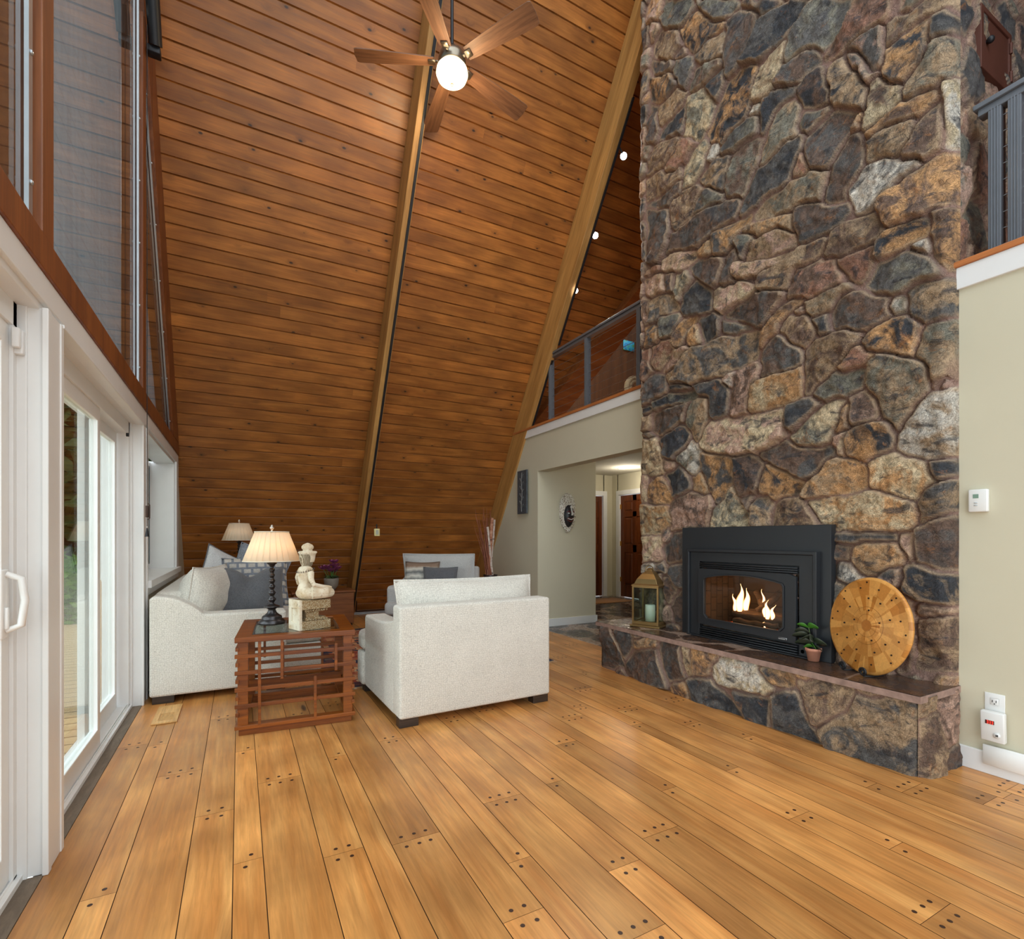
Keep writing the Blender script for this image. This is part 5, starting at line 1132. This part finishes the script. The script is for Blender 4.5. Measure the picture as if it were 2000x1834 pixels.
m = MB(); m.rbox(-Wd+.155, Wd-.155, .15, .90, .305, .46, .04, 3, puff=.015); m.rbox(-Wd-.015, Wd+.015, .865, 1.04, .305, .455, .045, 3); AC(m, 'seat_cushion')
p = pillow(1.05, .50, .30, 26, .04, 3); p.xf(Matrix.Translation((0.05, .29, .622)) @ Matrix.Rotation(math.radians(-10), 4, 'X')); bcu = weld(AC(p, 'back_cushion'))
p = piping(1.05, .50, .04, .009); p.xf(Matrix.Translation((0.05, .29, .622)) @ Matrix.Rotation(math.radians(-10), 4, 'X')); p.build('piping', LINEN, bcu)
for x in (-1, 1):
    for y in (.02, .88): m = MB(); x0, x1 = sorted((x*Wd, x*(Wd-.13))); m.box(x0+.004, x1-.004, y, y+.07, 0, .056); AC(m, 'leg', LEGM, bevel=.003)
# --- sofa under the window, arm towards the camera
so = thing('sofa', 'long cream woven sofa under the window, its arm end towards the camera', 'sofa', (-.10, 4.26, 0))
def SO(m, name, mat=None, **k): return m.build(name, mat or LINEN, so, **k)
# local: x -.44 .. .44 , y 0..2.3
for ya, yb in ((.0, .18), (2.12, 2.30)):
    m = MB(); prof = [(-.445, .05), (-.445, .725), (-.435, .742)]+[(-.42+.30*k/8, .746-.14*(k/8)**2.2) for k in range(9)]+[(.30, .603), (.42, .598), (.42, .05)]
    m.prism(prof, 'y', ya, yb); SO(m, 'arm', bevel=.02)
m = MB(); m.rbox(-.44, -.22, .19, 2.3, .05, .76, .04, 3); SO(m, 'back_rest')
m = MB(); m.rbox(-.43, .70, .18, 2.3, .05, .30, .02, 2); SO(m, 'seat_base')
m = MB(); m.rbox(-.25, .72, .175, 1.15, .305, .47, .05, 3, puff=.02); SO(m, 'seat_cushion')
m = MB(); m.rbox(-.25, .72, 1.16, 2.12, .305, .47, .05, 3, puff=.02); SO(m, 'seat_cushion')
for k, y in enumerate((.68, 1.64)):
    p = pillow(.92, .50, .26, 22, .05, k); p.xf(Matrix.Translation((-.17, y, .66)) @ Matrix.Rotation(PI/2, 4, 'Z') @ Matrix.Rotation(math.radians(12), 4, 'X')); weld(SO(p, 'back_cushion'))
for (x, y) in ((-.43, .01), (.28, .01), (-.43, 2.2), (.28, 2.2)): m = MB(); m.box(x, x+.13, y, y+.08, 0, .052); SO(m, 'leg', LEGM, bevel=.003)
throw('throw_pillow', 'plump cream pillow with a seam, nearest the sofa arm', .54, .50, .30, LINEN, (-.235, 4.64, .69), (math.radians(10), math.radians(0), math.radians(68)), seed=1)
throw('throw_pillow', 'soft grey felt pillow with a chopped dent beside the cream one', .54, .50, .24, CHAR, (.08, 4.74, .675), (math.radians(-18), math.radians(2), math.radians(10)), crease=.06, seed=2)
blk = MT('buckled_plaid', srgb(120, 124, 130), .9); vv = blk.obj(); bk = blk.n('TexBrick', Vector=blk.mapv((1, 1, 1), rot=(PI/2, 0, 0)), Scale=4.5, Color1=srgb(206, 200, 190), Color2=srgb(172, 168, 162), Mortar=srgb(122, 128, 138)); bk.inputs['Mortar Size'].default_value = .045; bk.inputs['Brick Width'].default_value = .32
blk.base(blk.mix(.5, bk.outputs['Color'], blk.ramp(blk.noise(vv, 60, 4), [(.3, g(.6)), (.7, g(1.2))]), 'MULTIPLY'))
throw('throw_pillow', 'grey pillow patterned with pale squares behind the felt one', .52, .44, .18, blk.m, (.13, 4.98, .765), (math.radians(-16), 0, math.radians(4)), seed=5)
KN = fabric('knitted_grey', srgb(150, 156, 166), srgb(98, 104, 114), 60, .9)
throw('throw_pillow', 'blue-grey knitted pillow furthest back in the sofa corner heap', .46, .46, .18, KN, (.16, 5.22, .83), (math.radians(-14), math.radians(18), math.radians(-10)), seed=7)
throw('throw_pillow', 'pale cream pillow with dark stitching standing against the window side', .46, .46, .16, fabric('pale_cotton', srgb(216, 218, 218), srgb(190, 192, 194), 200, .3), (-.12, 5.1, .80), (math.radians(-6), math.radians(24), math.radians(40)), seed=9, pipe=CHAR)
# --- grey armchair in the corner
a2 = thing('armchair', 'light grey armchair facing the room in the far corner by the plank slope', 'armchair', (2.04, 5.75, 0), math.radians(-34))
# local: faces -y ; x across
def A2(m, name, mat=None, **k): return m.build(name, mat or GREYF, a2, **k)
m = MB(); m.rbox(-.46, .46, .30, .44, .06, .80, .03, 3); A2(m, 'back_panel')
m = MB(); m.rbox(-.45, .45, -.42, .32, .06, .29, .02, 2); A2(m, 'seat_base')
for s_ in (-1, 1):
    m = MB(); x0, x1 = sorted((s_*.47, s_*.33)); prof = [(-.34, .06), (-.34, .58), (-.31, .605)]+[(-.28+.62*k/8, .61+.08*(k/8)**3) for k in range(9)]+[(.34, .06)]; m.prism(prof, 'x', x0, x1); A2(m, 'arm', bevel=.02)
m = MB(); m.rbox(-.32, .32, -.34, .28, .295, .44, .04, 3, puff=.015); m.rbox(-.46, .46, -.46, -.335, .295, .44, .04, 3); A2(m, 'seat_cushion')
p = pillow(.88, .52, .24, 22, .03, 4); p.xf(Matrix.Translation((0, .21, .70)) @ Matrix.Rotation(math.radians(10), 4, 'X')); q_ = weld(A2(p, 'back_cushion'))
p = piping(.88, .52, .03, .010); p.xf(Matrix.Translation((0, .21, .70)) @ Matrix.Rotation(math.radians(10), 4, 'X')); p.build('piping', GREYF, q_)
for x in (-.44, .33):
    for y in (-.38, .34): m = MB(); m.box(x, x+.11, y, y+.08, 0, .062); A2(m, 'leg', LEGM)
st = MT('striped_weave', srgb(200, 196, 186), .95); sv = st.n('SeparateXYZ', Vector=st.obj()); wv = st.math('ADD', st.math('MULTIPLY', sv.outputs[2], 2.1), st.math('MULTIPLY', st.noise(st.obj(), 14, 4), .10)); wv = st.math('ADD', wv, .5)
st.base(st.ramp(wv, [(.02, srgb(150, 146, 140)), (.12, srgb(214, 210, 198)), (.2, srgb(112, 114, 112)), (.3, srgb(216, 212, 200)), (.4, srgb(128, 128, 124)), (.52, srgb(132, 134, 130)), (.6, srgb(226, 224, 214)), (.7, srgb(118, 120, 120)), (.78, srgb(220, 216, 204)), (.86, srgb(150, 124, 104)), (1, srgb(120, 104, 92))])); st.bump(st.noise(st.obj(), 120, 3), .8, .005)
rz2 = math.radians(-34)
def a2p(x, y, z): return (2.04+x*math.cos(rz2)-y*math.sin(rz2), 5.75+x*math.sin(rz2)+y*math.cos(rz2), z)
throw('throw_pillow', 'shaggy striped pillow on the grey armchair', .42, .42, .14, st.m, a2p(-.17, .02, .665), (math.radians(-14), 0, rz2), seed=4)
throw('throw_pillow', 'dark grey square pillow on the grey armchair, in front of the striped one', .40, .37, .14, CHAR, a2p(.09, -.12, .635), (math.radians(-16), 0, rz2+.12), seed=6)
# ---------------------------------------------------------------- lattice side table
tb = thing('lattice_table', 'cherry wood side table with an open lattice of rails and a glass top', 'table', (.338, 3.68, 0), math.radians(-4.5))
def TB(m, name, mat=None, **k): return m.build(name, mat or CHERRY, tb, **k)
hx, hy, zt = .335, .36, .575
m = MB(); m.ring([(-hx, -hy), (hx, -hy), (hx, hy), (-hx, hy)], [(-hx+.085, -hy+.075), (hx-.085, -hy+.075), (hx-.085, hy-.075), (-hx+.085, hy-.075)], 'z', zt-.032, zt); TB(m, 'top_frame', bevel=.003)
m = MB(); m.box(-hx+.08, hx-.08, -hy+.07, hy-.07, zt-.012, zt-.004); TB(m, 'glass_top', TGLASS)
for x in (-1, 1):
    for y in (-1, 1): m = MB(); x0, x1 = sorted((x*(hx-.015), x*(hx-.07))); y0, y1 = sorted((y*(hy-.015), y*(hy-.06))); m.box(x0, x1, y0, y1, .06, zt-.032); TB(m, 'leg', bevel=.002)
m = MB(); m.ring([(-hx, -hy), (hx, -hy), (hx, hy), (-hx, hy)], [(-hx+.06, -hy+.06), (hx-.06, -hy+.06), (hx-.06, hy-.06), (-hx+.06, hy-.06)], 'z', .040, .062)
m.ring([(-hx+.02, -hy+.02), (hx-.02, -hy+.02), (hx-.02, hy-.02), (-hx+.02, hy-.02)], [(-hx+.05, -hy+.05), (hx-.05, -hy+.05), (hx-.05, hy-.05), (-hx+.05, hy-.05)], 'z', 0, .042); TB(m, 'base_frame', bevel=.002)
zs = [.462, .365, .268, .172]
for z in zs:
    for y in (-1, 1): m = MB(); y0, y1 = sorted((y*(hy-.008), y*(hy-.026))); m.box(-hx, hx, y0, y1, z-.011, z+.011); TB(m, 'rail', bevel=.0015)
for z in [.505, .415, .318, .22, .125]:
    for x in (-1, 1): m = MB(); x0, x1 = sorted((x*(hx-.004), x*(hx-.022))); m.box(x0, x1, -hy+.005, hy-.005, z-.011, z+.011); TB(m, 'side_rail', bevel=.0015)
m = MB(); m.box(-hx+.03, hx-.03, hy-.1, hy-.08, .12, .17); TB(m, 'lower_stretcher')
for (x, z0, z1, y) in ((-.205, .058, .545, -1), (-.085, .315, .545, -1), (.22, .335, .50, -1), (.10, .062, .31, -1), (-.205, .30, .545, 1), (-.085, .06, .40, 1), (.18, .06, .545, 1)):
    m = MB(); y0, y1 = sorted((y*(hy+.004), y*(hy-.010))); m.box(x-.008, x+.008, y0, y1, z0, z1); TB(m, 'upright', bevel=.001)
for (y, z0, z1) in ((-.12, .30, .545), (.1, .06, .35)):
    for x in (-1, 1): m = MB(); x0, x1 = sorted((x*(hx+.001), x*(hx-.012))); m.box(x0, x1, y-.008, y+.008, z0, z1); TB(m, 'upright')
# ---------------------------------------------------------------- lamps
PEW = plain('dark_pewter', srgb(74, 72, 74), .28, .8, .1)
SH = MT('pleated_shade_cloth', srgb(240, 232, 212), .9); nt = SH.nt; tr = nt.nodes.new('ShaderNodeBsdfTranslucent'); tr.inputs[0].default_value = srgb(250, 226, 178); mx = nt.nodes.new('ShaderNodeMixShader'); mx.inputs[0].default_value = .28
nt.links.new(SH.b.outputs[0], mx.inputs[1]); nt.links.new(tr.outputs[0], mx.inputs[2]); nt.links.new(mx.outputs[0], nt.nodes['Material Output'].inputs[0])
lamp = thing('table_lamp', 'lit table lamp with a pleated cream shade on the glass table beside the statue', 'lamp', (.195, 3.80, zt-.003))
prof = [(0, .002), (.082, .002), (.084, .012), (.080, .022), (.070, .034), (.062, .038), (.064, .044), (.058, .056), (.044, .064), (.030, .078), (.022, .098), (.030, .106), (.050, .114), (.050, .120), (.030, .128), (.016, .136)]
z = .142
for k in range(6):
    r = [.026, .024, .022, .022, .019, .019][k]; h_ = [.046, .044, .040, .038, .036, .034][k]
    prof += [(.012, z), (r*.8, z+h_*.28), (r, z+h_*.45), (r, z+h_*.55), (r*.8, z+h_*.72), (.011, z+h_*.96)]; z += h_
prof += [(.012, z+.004), (.022, z+.020), (.032, z+.028), (.032, z+.034), (.008, z+.036), (.008, z+.05), (0, z+.05)]
m = MB(); m.lathe(prof, n=28); m.build('base', PEW, lamp)
zb = .425; n = 120
m = MB()
def pl(q): return 1+.028*(((q*26/(2*PI)) % 1)-.5)
m.lathe([(.176, zb), (.104, zb+.195)], n=312, mod=pl); o = m.build('lamp_shade', SH.m, lamp, fixn=False); md = o.modifiers.new('thick', 'SOLIDIFY'); md.thickness = .001
m = MB(); m.tube([(.178*math.cos(2*PI*k/48), .178*math.sin(2*PI*k/48), zb) for k in range(49)], .003, 6, cap=False); m.tube([(.106*math.cos(2*PI*k/48), .106*math.sin(2*PI*k/48), zb+.195) for k in range(49)], .003, 6, cap=False); m.build('shade_trim', plain('shade_trim', srgb(232, 224, 204), .8), lamp)
m = MB(); m.tube([(0, 0, z+.04), (0, 0, zb+.20)], .004, 8); m.tube([(-.104, 0, zb+.192), (.104, 0, zb+.192)], .002, 6); m.lathe([(0, zb+.19), (.014, zb+.192), (.006, zb+.202), (.006, zb+.208), (.013, zb+.218), (.013, zb+.226), (.006, zb+.232), (.008, zb+.238), (0, zb+.244)], n=16); m.build('finial', plain('silver_finial', srgb(200, 190, 180), .3, .8), lamp)
lamp2 = copy_tree(lamp); lamp2.location = (.0, 6.74, .70); lamp2['label'] = 'farther table lamp with a pleated cream shade behind the sofa, against the plank slope'
lamp['group'] = lamp2['group'] = 'pleated shade table lamps'
light('table_lamp_bulb', 'POINT', (.195, 3.80, zt+.50), 1.5, (1, .72, .38), .03)
light('table_lamp_bulb', 'POINT', (0, 6.74, .70+.50), .35, (1, .72, .38), .03)
ct = thing('corner_table', 'dark wooden corner table behind the sofa carrying the farther lamp', 'table', (.0, 6.76, 0))
m = MB(); m.box(-.25, .25, -.16, .20, .665, .70); m.build('top', DOORW, ct, bevel=.004)
for x in (-.22, .18):
    for y in (-.14, .14): m = MB(); m.box(x, x+.04, y, y+.04, 0, .665); m.build('leg', DOORW, ct)
# ---------------------------------------------------------------- stone figure
STN = MT('weathered_plaster', srgb(222, 210, 186), .8); v = STN.obj()
c = STN.mix(STN.ramp(STN.noise(v, 9, 6, .65), [(.45, g(0)), (.68, g(.85))]), srgb(226, 216, 194), srgb(184, 152, 104)); c = STN.mix(STN.ramp(STN.noise(v, 16, 5, .6), [(.64, g(0)), (.68, g(.8))]), c, srgb(104, 100, 104)); c = STN.mix(STN.ramp(STN.noise(v, 60, 3), [(.62, g(0)), (.7, g(.6))]), c, srgb(150, 120, 80)); STN.base(c); STN.bump(STN.noise(v, 60, 5), .5, .004)
CARV = MT('carved_plaster', srgb(196, 172, 128), .9); v = CARV.obj(); cn = CARV.n('TexVoronoi', Vector=v, Scale=200).outputs['Distance']; c = CARV.mix(CARV.ramp(cn, [(.2, g(0)), (.6, g(1))]), srgb(222, 208, 174), srgb(160, 130, 88)); CARV.base(c); CARV.bump(cn, 1, .006)
sg = thing('seated_statue', 'weathered cream statue of a seated crowned figure on a carved pedestal, seen from behind', 'statue', (.405, 3.52, zt-.003), math.radians(20))
m = MB()
m.box(-.09, .10, -.075, .075, .0, .055); m.box(-.06, .075, -.06, .06, .055, .075); m.box(-.055, .03, -.055, .055, .075, .11); m.box(-.065, .06, -.062, .062, .11, .128); m.box(-.09, .10, -.075, .075, .128, .185)
for zz in (.062, .119):
    for k in range(8): m.ell((-.05+k*.018, -.066, zz), (.007, .008, .007), 8)
m.build('carved_pedestal', CARV.m, sg, bevel=.003)
m = MB(); m.ring([(-.074, .0), (.074, .0), (.074, .19), (-.074, .19)], [(-.04, .05), (.035, .05), (.035, .135), (-.04, .135)], 'x', -.108, -.088); m.box(-.10, -.092, -.05, .05, .045, .14); m.build('pedestal_back', STN.m, sg, bevel=.004)
m = MB(); zz = .19
m.ell((-.02, 0, zz+.035), (.066, .085, .045), 20); m.ell((.015, 0, zz+.026), (.095, .095, .030), 20)          # hips and folded legs
m.tube([(-.02, .06, zz+.04), (.06, .085, zz+.04), (.105, .06, zz+.035), (.08, -.0, zz+.028)], [.042, .036, .03, .022], 12)
m.tube([(-.02, -.06, zz+.04), (.06, -.085, zz+.04), (.105, -.06, zz+.035), (.08, .0, zz+.028)], [.042, .036, .03, .022], 12)
m.tube([(-.035, 0, zz+.05), (-.035, 0, zz+.10), (-.032, 0, zz+.15), (-.03, 0, zz+.185)], [.052, .036, .050, .040], 16)     # trunk
m.tube([(-.032, -.05, zz+.175), (-.03, .0, zz+.185), (-.032, .05, zz+.175)], [.03, .036, .03], 12)          # shoulders
m.tube([(-.03, 0, zz+.18), (-.025, 0, zz+.225)], [.028, .024], 12)                                          # neck
for s_ in (-1, 1): m.tube([(-.032, s_*.070, zz+.172), (-.040, s_*.092, zz+.13), (-.028, s_*.104, zz+.095), (.03, s_*.098, zz+.080), (.075, s_*.088, zz+.074), (.10, s_*.08, zz+.068)], [.021, .017, .015, .013, .011, .010], 12)
m.ell((-.018, 0, zz+.25), (.038, .034, .046), 18)                                                           # head
m.ell((.020, 0, zz+.245), (.007, .006, .010), 8)
for s_ in (-1, 1): m.ell((-.02, s_*.034, zz+.248), (.009, .005, .018), 8)
o = m.build('figure', STN.m, sg); md = o.modifiers.new('fuse', 'REMESH'); md.mode = 'VOXEL'; md.voxel_size = .0035; md.use_smooth_shade = True; md2 = o.modifiers.new('soft', 'SMOOTH'); md2.factor = .5; md2.iterations = 2
m = MB(); m.lathe([(.040, zz+.235), (.046, zz+.262), (.049, zz+.285), (.053, zz+.287), (.055, zz+.302), (.050, zz+.304), (.030, zz+.306), (.028, zz+.314), (.036, zz+.322), (.037, zz+.334), (.028, zz+.346), (.008, zz+.356), (0, zz+.358)], (-.018, 0, 0), n=28)
for k in range(24): q = 2*PI*k/24; m.ell((-.018+.055*math.cos(q), .055*math.sin(q), zz+.296), (.003, .003, .004), 6)
m.build('crown', STN.m, sg)
HB_ = MT('braided_hair_plaster', srgb(190, 176, 150), .9); wv = HB_.n('TexWave', Vector=HB_.mapv((1, 1, 1), rot=(.7, .3, 0)), Scale=60, Distortion=3).outputs['Fac']; HB_.base(HB_.mix(wv, srgb(206, 194, 168), srgb(122, 104, 78))); HB_.bump(wv, 1, .005)
m = MB(); m.lathe([(.024, zz+.200), (.034, zz+.215), (.041, zz+.24), (.046, zz+.262), (.048, zz+.284)], (-.024, 0, 0), n=24); m.build('hair', HB_.m, sg)
m = MB()
for k in range(22):
    q = 2*PI*k/22; m.ell((-.033+.052*math.cos(q), .060*math.sin(q), zz+.182-.012*math.cos(q)*-1), (.003, .003, .006), 6)
m.build('necklace', plain('necklace_dark', srgb(70, 58, 50), .8), sg)
# ---------------------------------------------------------------- far wall cabinet, flowers
cb = thing('low_chest', 'low plain wooden chest against the foot of the plank slope', 'chest', (1.0, 7.12, 0))
CW = wood('chest_wood', srgb(150, 92, 48), srgb(124, 72, 36), .45, 1.5, 'x')
m = MB(); m.rbox(-.40, .34, -.18, .18, .03, .44, .006, 1, smooth=False); m.build('body', CW, cb)
m = MB(); m.rbox(-.42, .355, -.20, .19, .44, .465, .004, 1, smooth=False); m.build('lid', CW, cb)
m = MB(); m.box(-.38, .32, -.16, .16, 0, .03); m.build('plinth', LEGM, cb)
fv = thing('flower_pot', 'grey pot of purple flowers on the low chest behind the statue', 'flowers', (1.07, 7.05, .465))
m = MB(); m.lathe([(0, .0), (.05, .0), (.085, .06), (.095, .14), (.088, .16), (.08, .155), (0, .15)], n=24); m.build('pot', plain('grey_stoneware', srgb(140, 132, 120), .7, var=.1), fv)
PUR = MT('purple_petals', srgb(130, 50, 100), .6); PUR.base(PUR.mix(PUR.noise(PUR.obj(), 30, 3), srgb(116, 40, 92), srgb(206, 120, 170)))
rr = random.Random(8)
for k in range(9):
    a = rr.uniform(0, 2*PI); r_ = rr.uniform(.02, .12); hz = rr.uniform(.22, .36); c_ = Vector((r_*math.cos(a), r_*math.sin(a)*.7, hz)); m = MB()
    m.tube([(0, 0, .12), (c_.x*.6, c_.y*.6, hz*.7), tuple(c_)], .0035, 5); m.build('stem', PLY, fv)
    m = MB()
    for j in range(7):
        q = 2*PI*j/7; d_ = Vector((math.cos(q), math.sin(q), .35)).normalized(); s_ = d_.cross(Vector((0, 0, 1))).normalized(); vs = []
        for i in range(5):
            b_ = i/4; ww = .040*math.sin(PI*min(1, b_*.85+.12)); p_ = c_+d_*.075*b_+Vector((0, 0, .02*b_*b_)); vs += [p_-s_*ww, p_+s_*ww]
        m.add(vs, [(2*i, 2*i+1, 2*i+3, 2*i+2) for i in range(4)], 0, True)
    m.ell(tuple(c_), (.010, .010, .010), 8); m.build('blossom', PUR.m, fv, fixn=False)
for k in range(8):
    a = 2*PI*k/8; leaf((0, 0, .15), (math.cos(a), math.sin(a), .8), .14, .03, .5, LF2, fv)
# ---------------------------------------------------------------- tall vase with sticks
vz = thing('floor_vase', 'tall dark floor vase in the corner behind the grey armchair', 'vase', (2.98, 6.20, 0))
m = MB(); m.lathe([(0, 0), (.09, 0), (.12, .10), (.13, .35), (.11, .55), (.085, .62), (.10, .66), (.09, .66), (.075, .62), (0, .58)], n=28); m.build('body', plain('dark_glaze', srgb(44, 34, 34), .3), vz)
BR = wood('red_twig', srgb(168, 104, 78), srgb(130, 74, 54), .7, 6, 'z', .3); BI = MT('birch_bark', srgb(210, 198, 186), .8); BI.base(BI.ramp(BI.noise(BI.mapv((1, 1, 4)), 8, 5, .7), [(.36, srgb(60, 44, 40)), (.44, srgb(200, 180, 166)), (.7, srgb(226, 216, 206))])); BI2 = MT('red_birch_bark', srgb(170, 110, 84), .8); BI2.base(BI2.ramp(BI2.noise(BI2.mapv((1, 1, 3)), 9, 5, .7), [(.36, srgb(70, 42, 34)), (.46, srgb(168, 108, 80)), (.7, srgb(206, 166, 140))]))
rr = random.Random(12)
def stick(x0, x1, h_, r_, mat, lab, nm, cat, grp):
    m = MB(); a = rr.uniform(0, 2*PI); bx, by = rr.uniform(-.045, .045), rr.uniform(-.045, .045); tx, ty = x1, rr.uniform(-.06, .10)
    pts = [(bx+(tx-bx)*k/10+rr.uniform(-.004, .004), by+(ty-by)*k/10+rr.uniform(-.004, .004), -.06+(h_+.06)*k/10) for k in range(11)]
    m.tube(pts, [r_*(1-(.0 if r_ > .012 else .8)*k/10) for k in range(11)], 8); o = m.build(nm, mat); o.location = (2.98, 6.20, .64); tag(o, lab, cat, grp); return o
for k in range(26):
    stick(0, rr.uniform(-.22, .0), rr.uniform(.62, .92), .0085, BR, 'thin reddish twig leaning left in the bunch in the tall dark vase', 'twig', 'twig', 'thin twigs in the vase')
stick(0, -.06, .66, .017, BI.m, 'short pale birch pole left of the thicker ones in the tall vase', 'birch_pole', 'branch', 'birch poles in the vase')
stick(0, .0, .78, .023, BI2.m, 'thick reddish birch pole in the middle of the tall vase', 'birch_pole', 'branch', 'birch poles in the vase')
stick(0, .075, .76, .021, BI.m, 'thick white birch pole at the right edge of the tall vase', 'birch_pole', 'branch', 'birch poles in the vase')
# ---------------------------------------------------------------- rug
rg_ = MT('oriental_rug', srgb(180, 120, 84), .95); v = rg_.obj(); vo = rg_.n('TexVoronoi', Vector=rg_.mapv((1, 1, 1)), Scale=16, _distance='CHEBYCHEV'); cc_ = rg_.n('SeparateColor', Color=vo.outputs['Color']); c = rg_.ramp(cc_.outputs[0], [(0, srgb(176, 108, 74)), (.4, srgb(206, 150, 106)), (.55, srgb(150, 66, 48)), (.72, srgb(40, 48, 74)), (.86, srgb(196, 170, 134))])
for e in c.node.color_ramp.elements: pass
c.node.color_ramp.interpolation = 'CONSTANT'
se = rg_.n('SeparateXYZ', Vector=v); ex = rg_.math('ABSOLUTE', se.outputs[0]); ey = rg_.math('ABSOLUTE', se.outputs[1])
bd = rg_.math('MAXIMUM', rg_.math('GREATER_THAN', ex, .84), rg_.math('GREATER_THAN', ey, 1.16)); c = rg_.mix(rg_.math('MULTIPLY', bd, .75), c, srgb(36, 42, 66))
fld = rg_.n('TexNoise', Vector=v, Scale=30, Detail=3); c = rg_.mix(.4, c, rg_.ramp(fld.outputs['Fac'], [(.3, g(.6)), (.7, g(1.2))]), 'MULTIPLY'); rg_.base(c); rg_.bump(rg_.noise(v, 160, 2), .6, .004)
ru = thing('patterned_rug', 'red, orange and navy patterned rug between the sofa and the armchairs', 'rug', (1.62, 5.32, 0))
m = MB(); m.box(-.98, .98, -1.28, 1.30, .001, .009); m.build('pile', rg_.m, ru, bevel=.002)
m = MB(); rr = random.Random(1)
for k in range(180):
    x = -.975+k*1.95/179
    for s_ in (-1, 1): m.add([(x-.003, s_*1.28, .004), (x+.003, s_*1.28, .004), (x+rr.uniform(-.006, .006)+.003, s_*(1.33+rr.random()*.01), .003), (x+rr.uniform(-.006, .006)-.003, s_*(1.33+rr.random()*.01), .003)], [(0, 1, 2, 3)])
o = m.build('fringe', plain('rug_fringe', srgb(222, 206, 178), .9), ru, fixn=False); o['kind'] = 'stuff'
# ---------------------------------------------------------------- wall pieces on the left
t = thing('slate_relief', 'tall narrow dark slate plaque with a raised plant stem on the olive wall', 'wall art', (3.36, 5.975, 1.765))
m = MB(); m.rbox(-.022, -.002, -.125, .125, -.29, .29, .003, 1, smooth=False); m.build('plaque', plain('slate_plaque', srgb(74, 82, 88), .5, var=.3, scale=18, bump=.5, bscale=30), t)
m = MB(); rr = random.Random(2); m.tube([(-.026, .01*math.sin(k), -.26+.052*k) for k in range(11)], .004, 6)
for k in range(9): s_ = 1 if k % 2 else -1; z = -.22+.05*k; m.tube([(-.026, 0, z), (-.028, s_*.03, z+.03), (-.026, s_*.045, z+.055)], [.003, .003, .005], 6)
m.build('stem_relief', plain('pewter_relief', srgb(150, 150, 146), .4, .4), t)
mk = thing('carved_mask', 'long carved mask with a shell-covered rim and painted black face in the hallway recess', 'mask', (3.835, 5.638, 1.497))
SHL = MT('shell_mosaic', srgb(214, 208, 194), .7); vo = SHL.n('TexVoronoi', Vector=SHL.obj(), Scale=70); SHL.base(SHL.mix(SHL.ramp(vo.outputs['Distance'], [(.45, g(0)), (.8, g(1))]), srgb(232, 228, 216), srgb(140, 124, 104))); SHL.bump(vo.outputs['Distance'], -1, .01)
BLK = plain('black_mask_paint', srgb(34, 34, 38), .35); WHT = plain('white_mask_paint', srgb(214, 210, 204), .5); REDP = plain('red_mask_paint', srgb(130, 44, 36), .5)
def oval(sx, sz, dep, zc=0, n=28, pw=1.0, bot=1.0):
    m = MB(); vs = [(0, -dep, zc)]; 
    for i in range(1, 9):
        a = i/8*PI/2
        for k in range(n):
            q = 2*PI*k/n; vs.append((sx*math.sin(a)*math.cos(q)*(1-.12*max(0, -math.sin(q))), -dep*math.cos(a)**.7, zc+sz*math.sin(a)*math.sin(q)))
    fs = [(0, 1+k, 1+(k+1) % n) for k in range(n)]+[(1+(i*n)+k, 1+(i+1)*n+k, 1+(i+1)*n+(k+1) % n, 1+i*n+(k+1) % n) for i in range(7) for k in range(n)]
    m.add(vs, fs, 0, True); return m
m = oval(.128, .245, .055); rr = random.Random(5)
for k in range(26): q = 2*PI*k/26; m.ell((.118*math.cos(q), -.02, .235*math.sin(q)), (.018, .014, .016), 8)
for r_ in range(5):
    for k in range(9): x = -.10+k*.025; zz_ = .205-r_*.026; 
    for k in range(9):
        x = -.10+k*.025; zz_ = .205-r_*.028
        if (x/.12)**2+(zz_/.24)**2 < 1: m.ell((x, -.055*math.sqrt(max(0, 1-(x/.128)**2-(zz_/.245)**2))-.006, zz_), (.011, .009, .011), 8)
m.build('shell_rim', SHL.m, mk)
m = oval(.084, .16, .098, -.05); m.build('face', BLK, mk)
m = MB(); m.tube([(0, -.103, .04), (0, -.125, -.02), (0, -.128, -.05)], [.008, .012, .016], 10); m.build('nose', WHT, mk)
for s_ in (-1, 1):
    m = MB(); m.tube([(s_*(.014+.045*k/8), -.104+.02*(k/8)**2, -.012+.018*math.sin(PI*k/8)) for k in range(9)], .004, 6); m.build('brow', REDP, mk)
    m = MB(); m.ell((s_*.034, -.096, -.022), (.019, .008, .008), 12); m.build('eye', WHT, mk)
m = MB(); m.tube([(-.045+.09*k/10, -.100+.014*abs(k/5-1), -.105+.014*(abs(k/5-1))) for k in range(11)], .006, 6); m.build('lips', WHT, mk)
m = MB(); m.tube([(-.05+.10*k/10, -.092+.014*abs(k/5-1), -.135+.03*(abs(k/5-1))) for k in range(11)], .004, 6); m.tube([(-.045+.09*k/10, -.1+.014*abs(k/5-1), -.09+.01*(abs(k/5-1))) for k in range(11)], .003, 6); m.build('chin_line', REDP, mk)
m = MB(); m.ell((0, -.106, .06), (.02, .012, .02), 12); m.build('forehead_shell', WHT, mk)
for k in (-1, 0, 1): pass
m = MB(); m.ell((-.01, -.02, -.25), (.02, .015, .022), 8); m.ell((.02, -.02, -.245), (.018, .015, .02), 8); m.build('beard_shell', SHL.m, mk)
